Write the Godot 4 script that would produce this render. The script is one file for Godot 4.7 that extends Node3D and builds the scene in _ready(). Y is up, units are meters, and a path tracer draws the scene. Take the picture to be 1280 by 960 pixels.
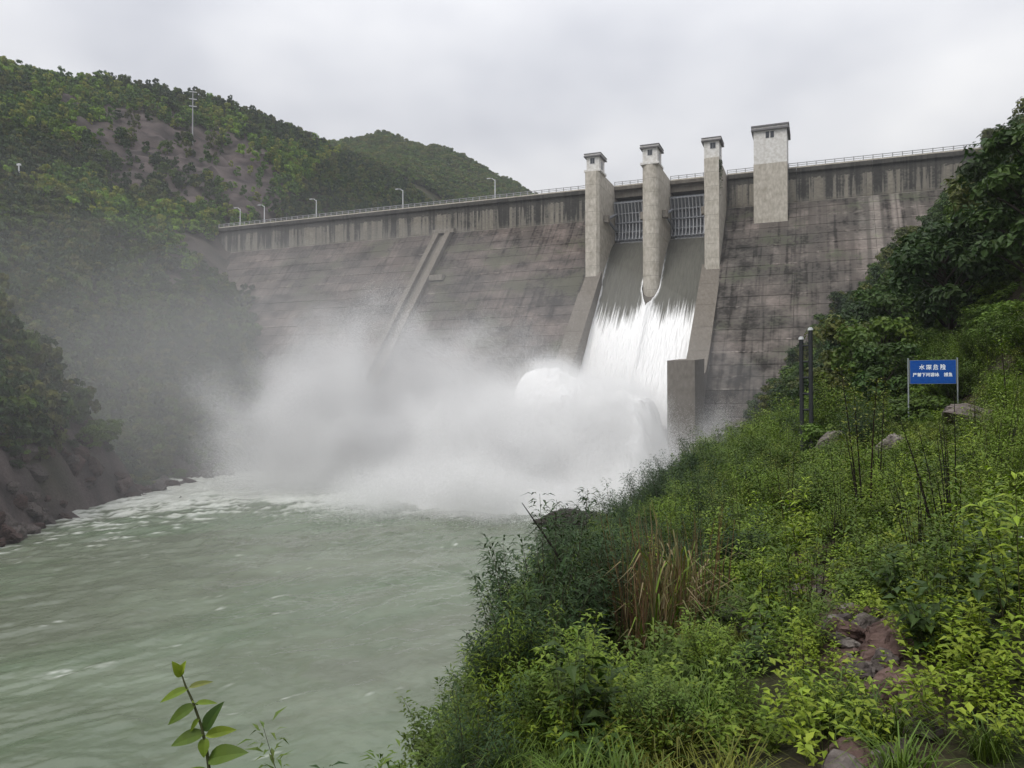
extends Node3D
# A concrete gravity dam spilling through two gates into a green river, seen from the weedy right bank.
# World: metres, y up, river level y = 0, camera at (0, 15, 0) looking along -z. "f" below is the distance -z.

var rng := RandomNumberGenerator.new()
var noise_a := FastNoiseLite.new()
var noise_b := FastNoiseLite.new()
var noise_c := FastNoiseLite.new()
var used_names := {}
var mats := {}

# ---------------------------------------------------------------- mesh builder
class MB:
	var v := PackedVector3Array()
	var n := PackedVector3Array()
	var c := PackedColorArray()
	var uv := PackedVector2Array()
	var use_uv := false
	func tri(a: Vector3, b: Vector3, d: Vector3, col := Color.WHITE) -> void:
		var nn := (d - a).cross(b - a)
		if nn.length_squared() < 1e-14:
			return
		nn = nn.normalized()
		v.append(a); v.append(b); v.append(d)
		n.append(nn); n.append(nn); n.append(nn)
		c.append(col); c.append(col); c.append(col)
	func quad(a: Vector3, b: Vector3, d: Vector3, e: Vector3, col := Color.WHITE) -> void:
		tri(a, b, d, col)
		tri(a, d, e, col)
	func box(lo: Vector3, hi: Vector3, col := Color.WHITE, t := Transform3D.IDENTITY) -> void:
		var p := []
		for i in 8:
			p.append(t * Vector3(hi.x if i & 1 else lo.x, hi.y if i & 2 else lo.y, hi.z if i & 4 else lo.z))
		quad(p[4], p[6], p[7], p[5], col)
		quad(p[1], p[3], p[2], p[0], col)
		quad(p[5], p[7], p[3], p[1], col)
		quad(p[0], p[2], p[6], p[4], col)
		quad(p[6], p[2], p[3], p[7], col)
		quad(p[0], p[4], p[5], p[1], col)
	func tube(pts: Array, radii: Array, sides := 5, col := Color.WHITE, cap := true) -> void:
		var rings := []
		var nrm := []
		for i in pts.size():
			var dir: Vector3 = (pts[mini(i + 1, pts.size() - 1)] - pts[maxi(i - 1, 0)]).normalized()
			var side := dir.cross(Vector3.UP if absf(dir.y) < 0.95 else Vector3.RIGHT).normalized()
			var up := side.cross(dir)
			var ring := []
			var rn := []
			for k in sides:
				var a := TAU * k / sides
				var o := side * cos(a) + up * sin(a)
				ring.append(pts[i] + o * radii[i])
				rn.append(o)
			rings.append(ring); nrm.append(rn)
		for i in pts.size() - 1:
			for k in sides:
				var k2 := (k + 1) % sides
				var q := [rings[i][k], rings[i + 1][k], rings[i + 1][k2], rings[i][k2]]
				var qn := [nrm[i][k], nrm[i + 1][k], nrm[i + 1][k2], nrm[i][k2]]
				var flip: bool = (q[2] - q[0]).cross(q[1] - q[0]).dot(qn[0]) < 0.0
				for j in ([0, 2, 1, 0, 3, 2] if flip else [0, 1, 2, 0, 2, 3]):
					v.append(q[j]); n.append(qn[j]); c.append(col)
		if cap:
			var e := pts.size() - 1
			for k in sides:
				tri(rings[e][k], rings[e][(k + 1) % sides], pts[e], col)
				tri(rings[0][(k + 1) % sides], rings[0][k], pts[0], col)
	func leaf(base: Vector3, dir: Vector3, up: Vector3, length: float, width: float, col: Color, droop := 0.2) -> void:
		var side := dir.cross(up)
		if side.length_squared() < 1e-6:
			side = dir.cross(Vector3.RIGHT)
		side = side.normalized()
		var nn := side.cross(dir).normalized()
		var mid := base + dir * length * 0.45 - nn * length * 0.03
		var tip := base + dir * length - nn * length * droop
		var l := mid + side * width * 0.5 + nn * width * 0.18
		var r := mid - side * width * 0.5 + nn * width * 0.18
		tri(base, l, mid, col); tri(base, mid, r, col)
		tri(l, tip, mid, col); tri(mid, tip, r, col)
	func card(p: Vector3, nrm: Vector3, size: float, asp: float, spin: float, col: Color) -> void:
		# a small leaf spray: a folded rhombus of two faces
		var a := nrm.cross(Vector3.UP if absf(nrm.y) < 0.9 else Vector3.RIGHT).normalized()
		var b := nrm.cross(a)
		var x := a * cos(spin) + b * sin(spin)
		var y := (b * cos(spin) - a * sin(spin)) * asp
		tri(p - x * size, p + y * size + nrm * size * 0.25, p + x * size, col)
		tri(p + x * size, p - y * size + nrm * size * 0.25, p - x * size, col)
	func mesh() -> ArrayMesh:
		var arr := []
		arr.resize(Mesh.ARRAY_MAX)
		arr[Mesh.ARRAY_VERTEX] = v
		arr[Mesh.ARRAY_NORMAL] = n
		arr[Mesh.ARRAY_COLOR] = c
		if use_uv:
			arr[Mesh.ARRAY_TEX_UV] = uv
		var m := ArrayMesh.new()
		m.add_surface_from_arrays(Mesh.PRIMITIVE_TRIANGLES, arr)
		return m

# grid of (cols x rows) points -> smooth indexed mesh; rows run away from the viewer
func grid_mesh(pts: PackedVector3Array, cols: PackedColorArray, nx: int, ny: int, uvs := PackedVector2Array()) -> ArrayMesh:
	var nrm := PackedVector3Array()
	nrm.resize(pts.size())
	for j in ny:
		for i in nx:
			var dx := pts[j * nx + mini(i + 1, nx - 1)] - pts[j * nx + maxi(i - 1, 0)]
			var dy := pts[mini(j + 1, ny - 1) * nx + i] - pts[maxi(j - 1, 0) * nx + i]
			nrm[j * nx + i] = dx.cross(dy).normalized()
	var idx := PackedInt32Array()
	for j in ny - 1:
		for i in nx - 1:
			var a := j * nx + i
			idx.append_array([a, a + nx, a + nx + 1, a, a + nx + 1, a + 1])
	var arr := []
	arr.resize(Mesh.ARRAY_MAX)
	arr[Mesh.ARRAY_VERTEX] = pts
	arr[Mesh.ARRAY_NORMAL] = nrm
	arr[Mesh.ARRAY_COLOR] = cols
	if uvs.size():
		arr[Mesh.ARRAY_TEX_UV] = uvs
	arr[Mesh.ARRAY_INDEX] = idx
	var m := ArrayMesh.new()
	m.add_surface_from_arrays(Mesh.PRIMITIVE_TRIANGLES, arr)
	return m

# ---------------------------------------------------------------- naming helpers
func numbered(called: String) -> String:
	if not used_names.has(called):
		used_names[called] = 0
		return called
	used_names[called] += 1
	return "%s_%03d" % [called, used_names[called]]

func tag(o: Node, label := "", category := "", group := "", kind := "") -> void:
	if label: o.set_meta("label", label)
	if category: o.set_meta("category", category)
	if group: o.set_meta("group", group)
	if kind: o.set_meta("kind", kind)

func put(called: String, mesh: Mesh, m: Material, parent: Node = self, at := Transform3D.IDENTITY) -> MeshInstance3D:
	var o := MeshInstance3D.new()
	o.mesh = mesh
	o.material_override = m
	o.transform = at
	if parent == self:
		o.name = numbered(called)
		add_child(o)
	else:
		o.name = called
		parent.add_child(o, true)
	return o

func thing(called: String, label: String, category: String, at: Transform3D, group := "") -> Node3D:
	var o := Node3D.new()
	o.name = numbered(called)
	add_child(o)
	o.transform = at
	tag(o, label, category, group)
	return o

func copy_of(src: Node3D, at: Transform3D, label: String, group := "") -> Node3D:
	var base := src.name.get_slice("_00", 0)
	var o: Node3D = src.duplicate()
	o.name = numbered(base)
	add_child(o)
	o.transform = at
	tag(o, label, "", group)
	return o

func scatter(called: String, mesh: Mesh, m: Material, where: Array, tints: PackedColorArray, label: String, category: String, parent: Node = self) -> MultiMeshInstance3D:
	var mm := MultiMesh.new()
	mm.transform_format = MultiMesh.TRANSFORM_3D
	mm.use_colors = true
	mm.mesh = mesh
	mm.instance_count = where.size()
	for i in where.size():
		mm.set_instance_transform(i, where[i])
		mm.set_instance_color(i, tints[i])
	var o := MultiMeshInstance3D.new()
	o.multimesh = mm
	o.material_override = m
	o.name = numbered(called)
	parent.add_child(o)
	tag(o, label, category, "", "stuff")
	return o

# ---------------------------------------------------------------- terrain
func tab(t: Array, f: float) -> float:
	if f <= t[0][0]: return t[0][1]
	for i in t.size() - 1:
		if f <= t[i + 1][0]:
			var k: float = (f - t[i][0]) / (t[i + 1][0] - t[i][0])
			return lerpf(t[i][1], t[i + 1][1], k)
	return t[-1][1]

const EDGE_X = [[-20, -4.0], [0, -0.6], [5, -0.25], [8, 0.0], [20, 1.2], [35, 4.6], [60, 12.0], [100, 25.0], [130, 30.0], [160, 37.0], [200, 50.0]]
const EDGE_Y = [[-20, 13.6], [0, 13.2], [5, 12.5], [8, 11.8], [20, 9.7], [35, 7.8], [60, 6.8], [100, 6.0], [130, 4.5], [160, 2.5], [200, 2.0]]
const TOE_X = [[-20, 6.0], [0, 9.0], [26, 14.5], [40, 18.2], [60, 24.0], [100, 33.0], [130, 38.0], [150, 42.0], [175, 47.0], [230, 64.0]]
const TOE_Y = [[-20, 14.0], [0, 14.2], [26, 14.4], [40, 13.6], [60, 12.0], [100, 8.0], [130, 6.0], [150, 4.0], [175, 2.5], [230, 2.0]]
const SHORE_L = [[-40, -44.0], [30, -47.0], [80, -54.0], [105, -58.0], [145, -58.0], [165, -51.0], [186, -40.0], [210, -30.0], [232, -21.0], [300, 0.0], [390, 60.0], [520, 110.0], [700, 150.0]]
const RIDGE_F = [[-340, 230.0], [-191, 290.0], [-168, 318.0], [-140, 340.0], [-115, 360.0], [-93, 375.0], [-80, 390.0], [-40, 402.0], [20, 420.0]]
const RIDGE_Y = [[-340, 118.0], [-191, 138.5], [-168, 145.0], [-140, 145.0], [-115, 143.0], [-93, 140.0], [-80, 137.0], [-40, 118.0], [20, 84.0]]
const FAR_Y = [[-260, 150.0], [-150, 182.0], [-112, 186.0], [-91, 189.0], [-64, 184.0], [-43, 176.0], [-21, 166.0], [0, 156.0], [15, 147.0], [40, 128.0], [90, 95.0], [200, 70.0]]

func smin(a: float, b: float, k: float) -> float:
	var h := clampf(0.5 + 0.5 * (b - a) / k, 0.0, 1.0)
	return lerpf(b, a, h) - k * h * (1.0 - h)

func ground(x: float, f: float) -> float:
	var ex := tab(EDGE_X, f)
	var ey := tab(EDGE_Y, f)
	var y := -3.0
	# right bank
	if x < ex:
		y = maxf(-3.0, ey - 1.15 * (ex - x))
		if y > -2.5: y += noise_b.get_noise_2d(x * 3.0, f * 3.0) * 0.5
	else:
		var tx := tab(TOE_X, f)
		var ty := tab(TOE_Y, f)
		if x < tx:
			y = lerpf(ey, ty, pow((x - ex) / (tx - ex), 0.8))
			y += noise_b.get_noise_2d(x * 4.0, f * 4.0) * 0.35 * clampf((x - ex) / 2.0, 0.0, 1.0)
		else:
			y = ty + 1.06 * (x - tx)
			y += noise_a.get_noise_2d(x * 1.6, f * 1.6) * minf((x - tx) * 0.16, 3.4)
			y = smin(y, 88.0 + 0.1 * (x - tx), 14.0)
	# left bank and the ridges behind
	var d := tab(SHORE_L, f) - x
	if d > -4.0:
		var l := minf(2.2 * d, 5.0 + 1.06 * d)
		l += noise_a.get_noise_2d(x * 0.9 + 300.0, f * 0.9) * minf(maxf(d, 0.0) * 0.16, 8.0) + noise_b.get_noise_2d(x * 1.5, f * 1.5) * minf(maxf(d, 0.0) * 0.22, 1.8)
		if f > 120.0 or d > 40.0:
			var rf := tab(RIDGE_F, x)
			var ra := tab(RIDGE_Y, x) - (0.52 * (rf - f) if f < rf else 0.4 * (f - rf)) + noise_a.get_noise_2d(x * 0.7, f * 0.7) * 3.5
			l = smin(l, ra, 12.0)
		y = maxf(y, l)
	if f > 330.0:
		y = maxf(y, tab(FAR_Y, x) - 0.55 * absf(520.0 - f) + noise_a.get_noise_2d(x * 0.8, f * 0.8) * 5.0)
	return y

func spot(x: float, f: float, sink := 0.0) -> Vector3:
	return Vector3(x, ground(x, f) - sink, -f)

# distance-f point on the ground seen near column px of a 1280-wide view: only used to note down survey positions
func col(px: float, f: float) -> Vector3:
	return spot((px - 640.0) / 970.0 * f, f)

func in_frame(p: Vector3, margin := 0.12) -> bool:
	var f := -p.z
	return f > 1.5 and absf(p.x / f) < 0.66 + margin and absf((p.y - 15.4) / f) < 0.5 + margin

func slope_normal(x: float, f: float, e := 0.6) -> Vector3:
	return Vector3(ground(x - e, f) - ground(x + e, f), 2.0 * e, ground(x, f + e) - ground(x, f - e)).normalized()

func rock_share(x: float, f: float, y: float) -> float:
	# bare rock: the quarried scar on the left ridge and the steep band along the left waterline
	var q := Vector2((x + 116.0) / 52.0, (f - 280.0) / 50.0).length()
	var s := clampf((1.1 + 0.5 * noise_a.get_noise_2d(x * 2.0, f * 2.0) - q) * 2.5, 0.0, 1.0)
	var d := tab(SHORE_L, f) - x
	if x < -20.0 and f < 190.0:
		s = maxf(s, clampf((5.0 + noise_a.get_noise_2d(x, f * 2.0) * 7.0 - d) / 2.0, 0.0, 1.0))
	if x < -20.0 and f > 195.0 and f < 236.0:
		s = maxf(s, clampf((26.0 - absf(x + 84.0 - (f - 215.0) * 0.2)) / 10.0, 0.0, 1.0) * 0.7)
	return s

func terrain(called: String, x0: float, x1: float, f0: float, f1: float, step: float, m: Material, label: String) -> void:
	var nx := int((x1 - x0) / step) + 1
	var ny := int((f1 - f0) / step) + 1
	var pts := PackedVector3Array()
	var cl := PackedColorArray()
	pts.resize(nx * ny)
	cl.resize(nx * ny)
	for j in ny:
		for i in nx:
			var x := x0 + i * step
			var f := f0 + j * step
			var y := ground(x, f)
			var s := rock_share(x, f, y)
			var g := noise_b.get_noise_2d(x * 2.0, f * 2.0)
			var soil := Color(0.075, 0.062, 0.042).lerp(Color(0.05, 0.062, 0.024), clampf(0.5 + g * 1.5, 0.0, 1.0))
			if x > -1.0 and x < 8.0 and f > 3.0 and f < 13.0:
				var away := absf(640.0 + x / f * 970.0 - 1005.0 - clampf((9.0 - f) * 26.0, 0.0, 100.0))
				soil = soil.lerp(Color(0.135, 0.092, 0.078), clampf((75.0 - away) / 30.0 + g, 0.0, 1.0))
			var rock := Color(0.050, 0.042, 0.041).lerp(Color(0.150, 0.125, 0.120), clampf(0.5 + noise_c.get_noise_2d(x * 4.0, f * 4.0 + y * 2.0) * 2.2, 0.0, 1.0))
			if s > 0.2:
				y += (absf(noise_b.get_noise_2d(x * 5.0, f * 5.0)) * 3.0 - 0.6) * s * minf(step, 2.6) * 0.9
			pts[j * nx + i] = Vector3(x, y, -f)
			cl[j * nx + i] = soil.lerp(rock, s)
	var o := put(called, grid_mesh(pts, cl, nx, ny), m)
	tag(o, label, "", "", "structure")

# ---------------------------------------------------------------- materials
func noise_tex(freq: float, seed_: int, lo: Color, hi: Color, size := 512, normal := false, oct := 5) -> NoiseTexture2D:
	var t := NoiseTexture2D.new()
	var nz := FastNoiseLite.new()
	nz.noise_type = FastNoiseLite.TYPE_SIMPLEX_SMOOTH
	nz.frequency = freq
	nz.seed = seed_
	nz.fractal_octaves = oct
	t.noise = nz
	t.width = size
	t.height = size
	t.seamless = true
	if normal:
		t.as_normal_map = true
		t.bump_strength = 6.0
	else:
		var g := Gradient.new()
		g.set_color(0, lo)
		g.set_color(1, hi)
		t.color_ramp = g
	return t

func mat(key: String, albedo: Color, rough := 0.9, vcol := false) -> StandardMaterial3D:
	var m := StandardMaterial3D.new()
	m.resource_name = key
	m.albedo_color = albedo.linear_to_srgb()
	m.roughness = rough
	m.vertex_color_use_as_albedo = vcol
	m.metallic_specular = 0.3
	mats[key] = m
	return m

func leaf_mat(key: String, tint: Color, rough := 0.55) -> StandardMaterial3D:
	var m := mat(key, tint, rough, true)
	m.backlight_enabled = true
	m.backlight = Color(0.6, 0.66, 0.35)
	m.metallic_specular = 0.35
	m.cull_mode = BaseMaterial3D.CULL_DISABLED
	return m

func make_materials() -> void:
	var m := mat("earth", Color(1, 1, 1), 0.95, true)
	m.albedo_texture = noise_tex(0.02, 11, Color(0.62, 0.6, 0.58), Color(1, 1, 1))
	m.uv1_triplanar = true
	m.uv1_world_triplanar = true
	m.uv1_scale = Vector3.ONE * 0.21
	m.heightmap_enabled = true
	m.heightmap_texture = noise_tex(0.03, 12, Color.BLACK, Color.WHITE)
	m.heightmap_scale = 12.0
	# weathered concrete, used where no special staining shows
	for k in [["concrete", Color(0.36, 0.335, 0.30), 21], ["pale_concrete", Color(0.74, 0.70, 0.63), 22], ["dark_concrete", Color(0.20, 0.185, 0.165), 23], ["wall_concrete", Color(0.255, 0.232, 0.205), 24]]:
		var c := mat(k[0], k[1], 0.92)
		c.albedo_texture = noise_tex(0.012, k[2], Color(0.82, 0.81, 0.79), Color(1, 1, 1), 512, false, 6)
		c.uv1_triplanar = true
		c.uv1_world_triplanar = true
		c.uv1_scale = Vector3(0.13, 0.06, 0.13)
		c.detail_enabled = true
		c.detail_blend_mode = BaseMaterial3D.BLEND_MODE_MUL
		c.detail_uv_layer = BaseMaterial3D.DETAIL_UV_1
		c.detail_albedo = noise_tex(0.05, k[2] + 5, Color(0.78, 0.77, 0.75), Color(1, 1, 1), 256)
		c.heightmap_enabled = true
		c.heightmap_texture = c.detail_albedo
		c.heightmap_scale = 1.5
	m = mat("white_plaster", Color(0.78, 0.77, 0.75), 0.85)
	m.albedo_texture = noise_tex(0.02, 41, Color(0.86, 0.85, 0.83), Color(1, 1, 1), 256)
	m.uv1_triplanar = true
	m.uv1_scale = Vector3.ONE * 0.2
	mat("roof_trim", Color(0.17, 0.165, 0.17), 0.8)
	mat("window_dark", Color(0.06, 0.065, 0.075), 0.2)
	m = mat("steel_paint", Color(0.24, 0.25, 0.27), 0.6)
	m.metallic = 0.2
	m = mat("rail_paint", Color(0.34, 0.34, 0.35), 0.6)
	mat("gate_rib", Color(0.50, 0.51, 0.53), 0.6)
	mat("lamp_paint", Color(0.62, 0.63, 0.64), 0.5)
	mat("black_pipe", Color(0.035, 0.037, 0.040), 0.42)
	mat("cap_white", Color(0.72, 0.74, 0.76), 0.35)
	mat("sign_steel", Color(0.28, 0.31, 0.32), 0.5)
	m = mat("rock", Color(1, 1, 1), 0.92, true)
	m.albedo_texture = noise_tex(0.02, 51, Color(0.5, 0.48, 0.48), Color(1, 1, 1), 512, false, 6)
	m.uv1_triplanar = true
	m.uv1_scale = Vector3.ONE * 0.45
	m.heightmap_enabled = true
	m.heightmap_texture = noise_tex(0.03, 52, Color.BLACK, Color.WHITE)
	m.heightmap_scale = 5.0
	mat("bark", Color(1, 1, 1), 0.95, true)
	leaf_mat("leaf", Color(1, 1, 1))
	m = mat("dry_stalk", Color(1, 1, 1), 0.85, true)
	# river: opaque silty green water, glossy, with fine ripples
	m = mat("river", Color(1, 1, 1), 0.22, true)
	m.metallic_specular = 0.4
	m.albedo_texture = noise_tex(0.008, 62, Color(0.9, 0.9, 0.88), Color(1, 1, 1), 512, false, 6)
	m.uv1_triplanar = true
	m.uv1_world_triplanar = true
	m.uv1_scale = Vector3(0.05, 0.05, 0.05)
	m.normal_enabled = true
	m.normal_texture = noise_tex(0.02, 61, Color.BLACK, Color.WHITE, 1024, true)
	m.normal_scale = 0.3
	m = mat("white_water", Color(1, 1, 1), 0.6, true)
	m.metallic_specular = 0.3
	m = mat("spray", Color(0.985, 0.985, 0.985), 1.0, true)
	m.metallic_specular = 0.0

# ---------------------------------------------------------------- sky, light, camera
func make_sky() -> void:
	var cam := Camera3D.new()
	cam.name = "camera"
	cam.fov = 52.65
	cam.near = 0.1
	cam.far = 3000.0
	cam.position = Vector3(0, 15, 0)
	cam.rotation_degrees = Vector3(1.18, 0, 0)
	add_child(cam)
	cam.current = true
	# overcast sky: even cloud deck, brighter overhead as such skies are, with soft grey patches
	var w := 1024
	var h := 512
	var im := Image.create(w, h, false, Image.FORMAT_RGBF)
	var cl := FastNoiseLite.new()
	cl.seed = 5
	cl.frequency = 1.3
	cl.fractal_octaves = 5
	cl.fractal_gain = 0.5
	for j in h:
		var el := PI * 0.5 - PI * (j + 0.5) / h
		for i in w:
			var az := TAU * (i + 0.5) / w
			var e := maxf(el, 0.0)
			var dv := Vector3(cos(e) * cos(az), sin(e), cos(e) * sin(az))
			var p := Vector3(dv.x, dv.y * 2.4, dv.z) / (0.35 + dv.y)
			var c := cl.get_noise_3dv(p) * 0.6 + cl.get_noise_3dv(p * 3.1 + Vector3(7, 0, 3)) * 0.16
			var k := clampf(0.5 + c * 1.1, 0.0, 1.0)
			var lum := (0.37 + 1.0 * sin(e)) * lerpf(0.74, 1.20, k)
			var tone := Vector3(0.945, 0.975, 1.07).lerp(Vector3(1.0, 1.0, 1.005), k)
			im.set_pixel(i, j, Color(lum * tone.x, lum * tone.y, lum * tone.z))
	var pan := PanoramaSkyMaterial.new()
	pan.panorama = ImageTexture.create_from_image(im)
	var sky := Sky.new()
	sky.sky_material = pan
	var env := Environment.new()
	env.background_mode = Environment.BG_SKY
	env.sky = sky
	env.tonemap_mode = Environment.TONE_MAPPER_LINEAR
	env.tonemap_exposure = 1.2
	env.sdfgi_enabled = true
	env.ssao_enabled = true
	env.ssil_enabled = true
	env.fog_enabled = true
	env.fog_density = 0.0003
	env.fog_light_color = Color(0.93, 0.94, 0.96)
	env.volumetric_fog_enabled = true
	env.volumetric_fog_density = 0.0
	var we := WorldEnvironment.new()
	we.name = "daylight"
	we.environment = env
	add_child(we)
	var sun := DirectionalLight3D.new()
	sun.name = "sun_behind_clouds"
	sun.light_energy = 0.5
	sun.light_angular_distance = 24.0
	sun.light_color = Color(1.0, 0.985, 0.96)
	sun.shadow_enabled = true
	add_child(sun)
	sun.look_at_from_position(Vector3(-40, 90, 42), Vector3.ZERO)

# ---------------------------------------------------------------- dam
const DAM_X = 30.0
const DAM_F = 186.9
const CREST = 67.0
const BATTER = 0.9      # metres downstream for each metre down
const BAND = 7.5        # height of the upright crest band
var dam_at: Transform3D

func dam_point(s: float, h: float, t: float) -> Vector3:
	return dam_at * Vector3(s, h, t)

func face_t(h: float) -> float:
	return maxf(0.0, (CREST - BAND - h) * BATTER)

func face_h(t: float) -> float:
	return CREST - BAND - t / BATTER

func dam_texture() -> ImageTexture:
	# base colour of the downstream face: x = along the dam (-130..105 m), y = height (70..-2 m)
	var w := 1880
	var h := 720
	var n1 := FastNoiseLite.new(); n1.seed = 3; n1.frequency = 1.0; n1.fractal_octaves = 4
	var n2 := FastNoiseLite.new(); n2.seed = 8; n2.frequency = 1.0; n2.fractal_octaves = 3
	var streak := PackedFloat32Array()
	var longs := PackedFloat32Array()
	var drop := PackedFloat32Array()
	for i in w:
		var s := -130.0 + 235.0 * i / w
		streak.append(n1.get_noise_2d(s * 0.22, 0.0) * 0.8 + n1.get_noise_2d(s * 0.8, 50.0) * 0.6 + n1.get_noise_2d(s * 2.3, 80.0) * 0.3)
		longs.append(n2.get_noise_2d(s * 0.35, 20.0) + 0.5 * n2.get_noise_2d(s * 1.1, 90.0))
		drop.append(n2.get_noise_2d(s * 0.8, 140.0))
	var im := Image.create(w, h, false, Image.FORMAT_RGB8)
	for j in h:
		var y := 70.0 - 72.0 * j / h
		var lift := fposmod(y, 2.4)
		var course := floorf(y / 2.4)
		for i in w:
			var s := -130.0 + 235.0 * i / w
			var big := n1.get_noise_2d(s * 0.05, y * 0.09)
			var fine := n2.get_noise_2d(s * 0.9, y * 1.6)
			var run := n1.get_noise_2d(s * 0.9 + 11.0, y * 0.045)
			var blot := n2.get_noise_2d(s * 0.16 + 70.0, y * 0.30)
			var tone := 0.092 + 0.085 * big + 0.045 * fine + 0.075 * blot - 0.13 * maxf(0.0, run - 0.05) + 0.012 * n2.get_noise_2d(course * 7.3, s * 0.03)
			var r := 1.19 + 0.08 * big
			var b := 0.885
			# horizontal lime lines along some pour joints
			if lift < 0.34:
				var lime := n1.get_noise_2d(s * 0.07 + course * 31.0, course * 17.0) + 0.45 * fine
				if lime > 0.16:
					tone += 0.11 * clampf((lime - 0.16) * 2.6, 0.0, 1.0)
				else:
					tone *= 0.96
			# moss and damp, patchy, mostly between the stair and the spillway
			var moss := n1.get_noise_2d(s * 0.06 + 40.0, y * 0.11) + 0.35 * fine
			if s > -46.0 and s < -9.0:
				moss += 0.16
			if moss > 0.22 and y < 60.0:
				var k := clampf((moss - 0.22) * 2.2, 0.0, 0.75)
				tone = lerpf(tone, 0.10, k)
				r = lerpf(r, 0.98, k); b = lerpf(b, 0.66, k)
			if s > 21.0: r -= 0.06
			# crest band: black weathering runs over pale concrete
			if y > 59.3:
				var reach := 59.5 + 3.0 * maxf(0.0, drop[i])
				var st := streak[i]
				if s > -8.0: st += 0.18
				elif s > -40.0: st += 0.22
				elif s < -100.0: st += 0.25
				var dirt := clampf((st + 0.16) * 2.2 + fine * 0.7 + blot * 0.5, 0.0, 1.0)
				var stop := 59.0 + 7.0 * clampf(0.15 - 1.6 * drop[i] - 0.8 * st, 0.0, 1.0)
				dirt *= clampf((y - stop) / 1.6 + 0.25, 0.25, 1.0)
				if y < reach: dirt *= 0.75
				if y > 64.6 + 0.5 * fine: dirt = maxf(dirt, 0.85)
				tone = lerpf(0.24 + 0.07 * fine + 0.06 * blot, 0.058 + 0.02 * fine, dirt)
				r = lerpf(1.09, 1.04, dirt); b = lerpf(0.83, 0.92, dirt)
			else:
				# long runs below the band, strongest on the right-hand abutment
				var lg := longs[i] + 0.3 * drop[i]
				var lo := 36.0 + 34.0 * drop[i]
				if s > 42.0:
					lo -= 26.0
					var pale := clampf((n1.get_noise_2d(s * 0.16, 3.0) + 0.30) * 2.2, 0.0, 1.0) * clampf((s - 44.0) / 12.0, 0.0, 1.0)
					tone = lerpf(tone, 0.27 + 0.08 * fine + 0.06 * blot, pale * clampf((y - 22.0) / 20.0, 0.0, 1.0))
				if y > lo:
					var dk := clampf((lg - 0.06) * 2.4 + fine * 0.6, 0.0, 0.75)
					tone = lerpf(tone, 0.09, dk)
			tone = clampf(tone * 0.86, 0.025, 0.6)
			im.set_pixel(i, j, Color(tone * r, tone, tone * b).linear_to_srgb())
	return ImageTexture.create_from_image(im)

func extrude(profile: Array, s0: float, s1: float, with_uv := false) -> ArrayMesh:
	# profile of Vector2(t, h) run clockwise as seen from the +s end, extruded along s
	var mb := MB.new()
	mb.use_uv = with_uv
	var k := profile.size()
	for i in k:
		var a: Vector2 = profile[i]
		var b: Vector2 = profile[(i + 1) % k]
		mb.quad(Vector3(s0, a.y, a.x), Vector3(s1, a.y, a.x), Vector3(s1, b.y, b.x), Vector3(s0, b.y, b.x))
	var poly := PackedVector2Array(profile)
	var t := Geometry2D.triangulate_polygon(poly)
	for i in range(0, t.size(), 3):
		var p := [poly[t[i]], poly[t[i + 1]], poly[t[i + 2]]]
		for e in [[s1, 1.0], [s0, -1.0]]:
			var q := []
			for v in p: q.append(Vector3(e[0], v.y, v.x))
			if (q[2] - q[0]).cross(q[1] - q[0]).x * e[1] > 0.0:
				mb.tri(q[0], q[1], q[2])
			else:
				mb.tri(q[0], q[2], q[1])
	if with_uv:
		for v in mb.v:
			mb.uv.append(Vector2((v.x + 130.0) / 235.0, (70.0 - v.y) / 72.0))
	return mb.mesh()

func plan_prism(plan: Array, y0: float, y1: float) -> ArrayMesh:
	# plan of Vector2(s, t); upright prism
	var mb := MB.new()
	var poly := PackedVector2Array(plan)
	if not Geometry2D.is_polygon_clockwise(poly):
		poly.reverse()
	var k := poly.size()
	for i in k:
		var a := poly[i]
		var b := poly[(i + 1) % k]
		mb.quad(Vector3(b.x, y0, b.y), Vector3(b.x, y1, b.y), Vector3(a.x, y1, a.y), Vector3(a.x, y0, a.y))
	var t := Geometry2D.triangulate_polygon(poly)
	for i in range(0, t.size(), 3):
		for e in [[y1, 1.0], [y0, -1.0]]:
			var q := []
			for j in 3: q.append(Vector3(poly[t[i + j]].x, e[0], poly[t[i + j]].y))
			if (q[2] - q[0]).cross(q[1] - q[0]).y * e[1] > 0.0:
				mb.tri(q[0], q[1], q[2])
			else:
				mb.tri(q[0], q[2], q[1])
	return mb.mesh()

func monolith_profile(base: float, seed_: int) -> Array:
	var r := RandomNumberGenerator.new()
	r.seed = seed_
	var p := [Vector2(-8.0, base), Vector2(-8.0, CREST), Vector2(0.45, CREST), Vector2(0.45, CREST - 0.9), Vector2(0.0, CREST - 1.2)]
	p.append(Vector2(0.0, CREST - BAND + 0.05))
	p.append(Vector2(-0.10, CREST - BAND))
	var h := floorf((CREST - BAND) / 2.4) * 2.4
	var bump := 0.0
	while h > base + 2.0:
		p.append(Vector2(face_t(h) + bump, h + 0.06))
		p.append(Vector2(face_t(h) + bump - 0.025, h))
		bump = r.randf_range(-0.04, 0.05)
		p.append(Vector2(face_t(h) + bump + 0.02, h - 0.08))
		h -= 2.4
	p.append(Vector2(face_t(base), base))
	return p

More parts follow.
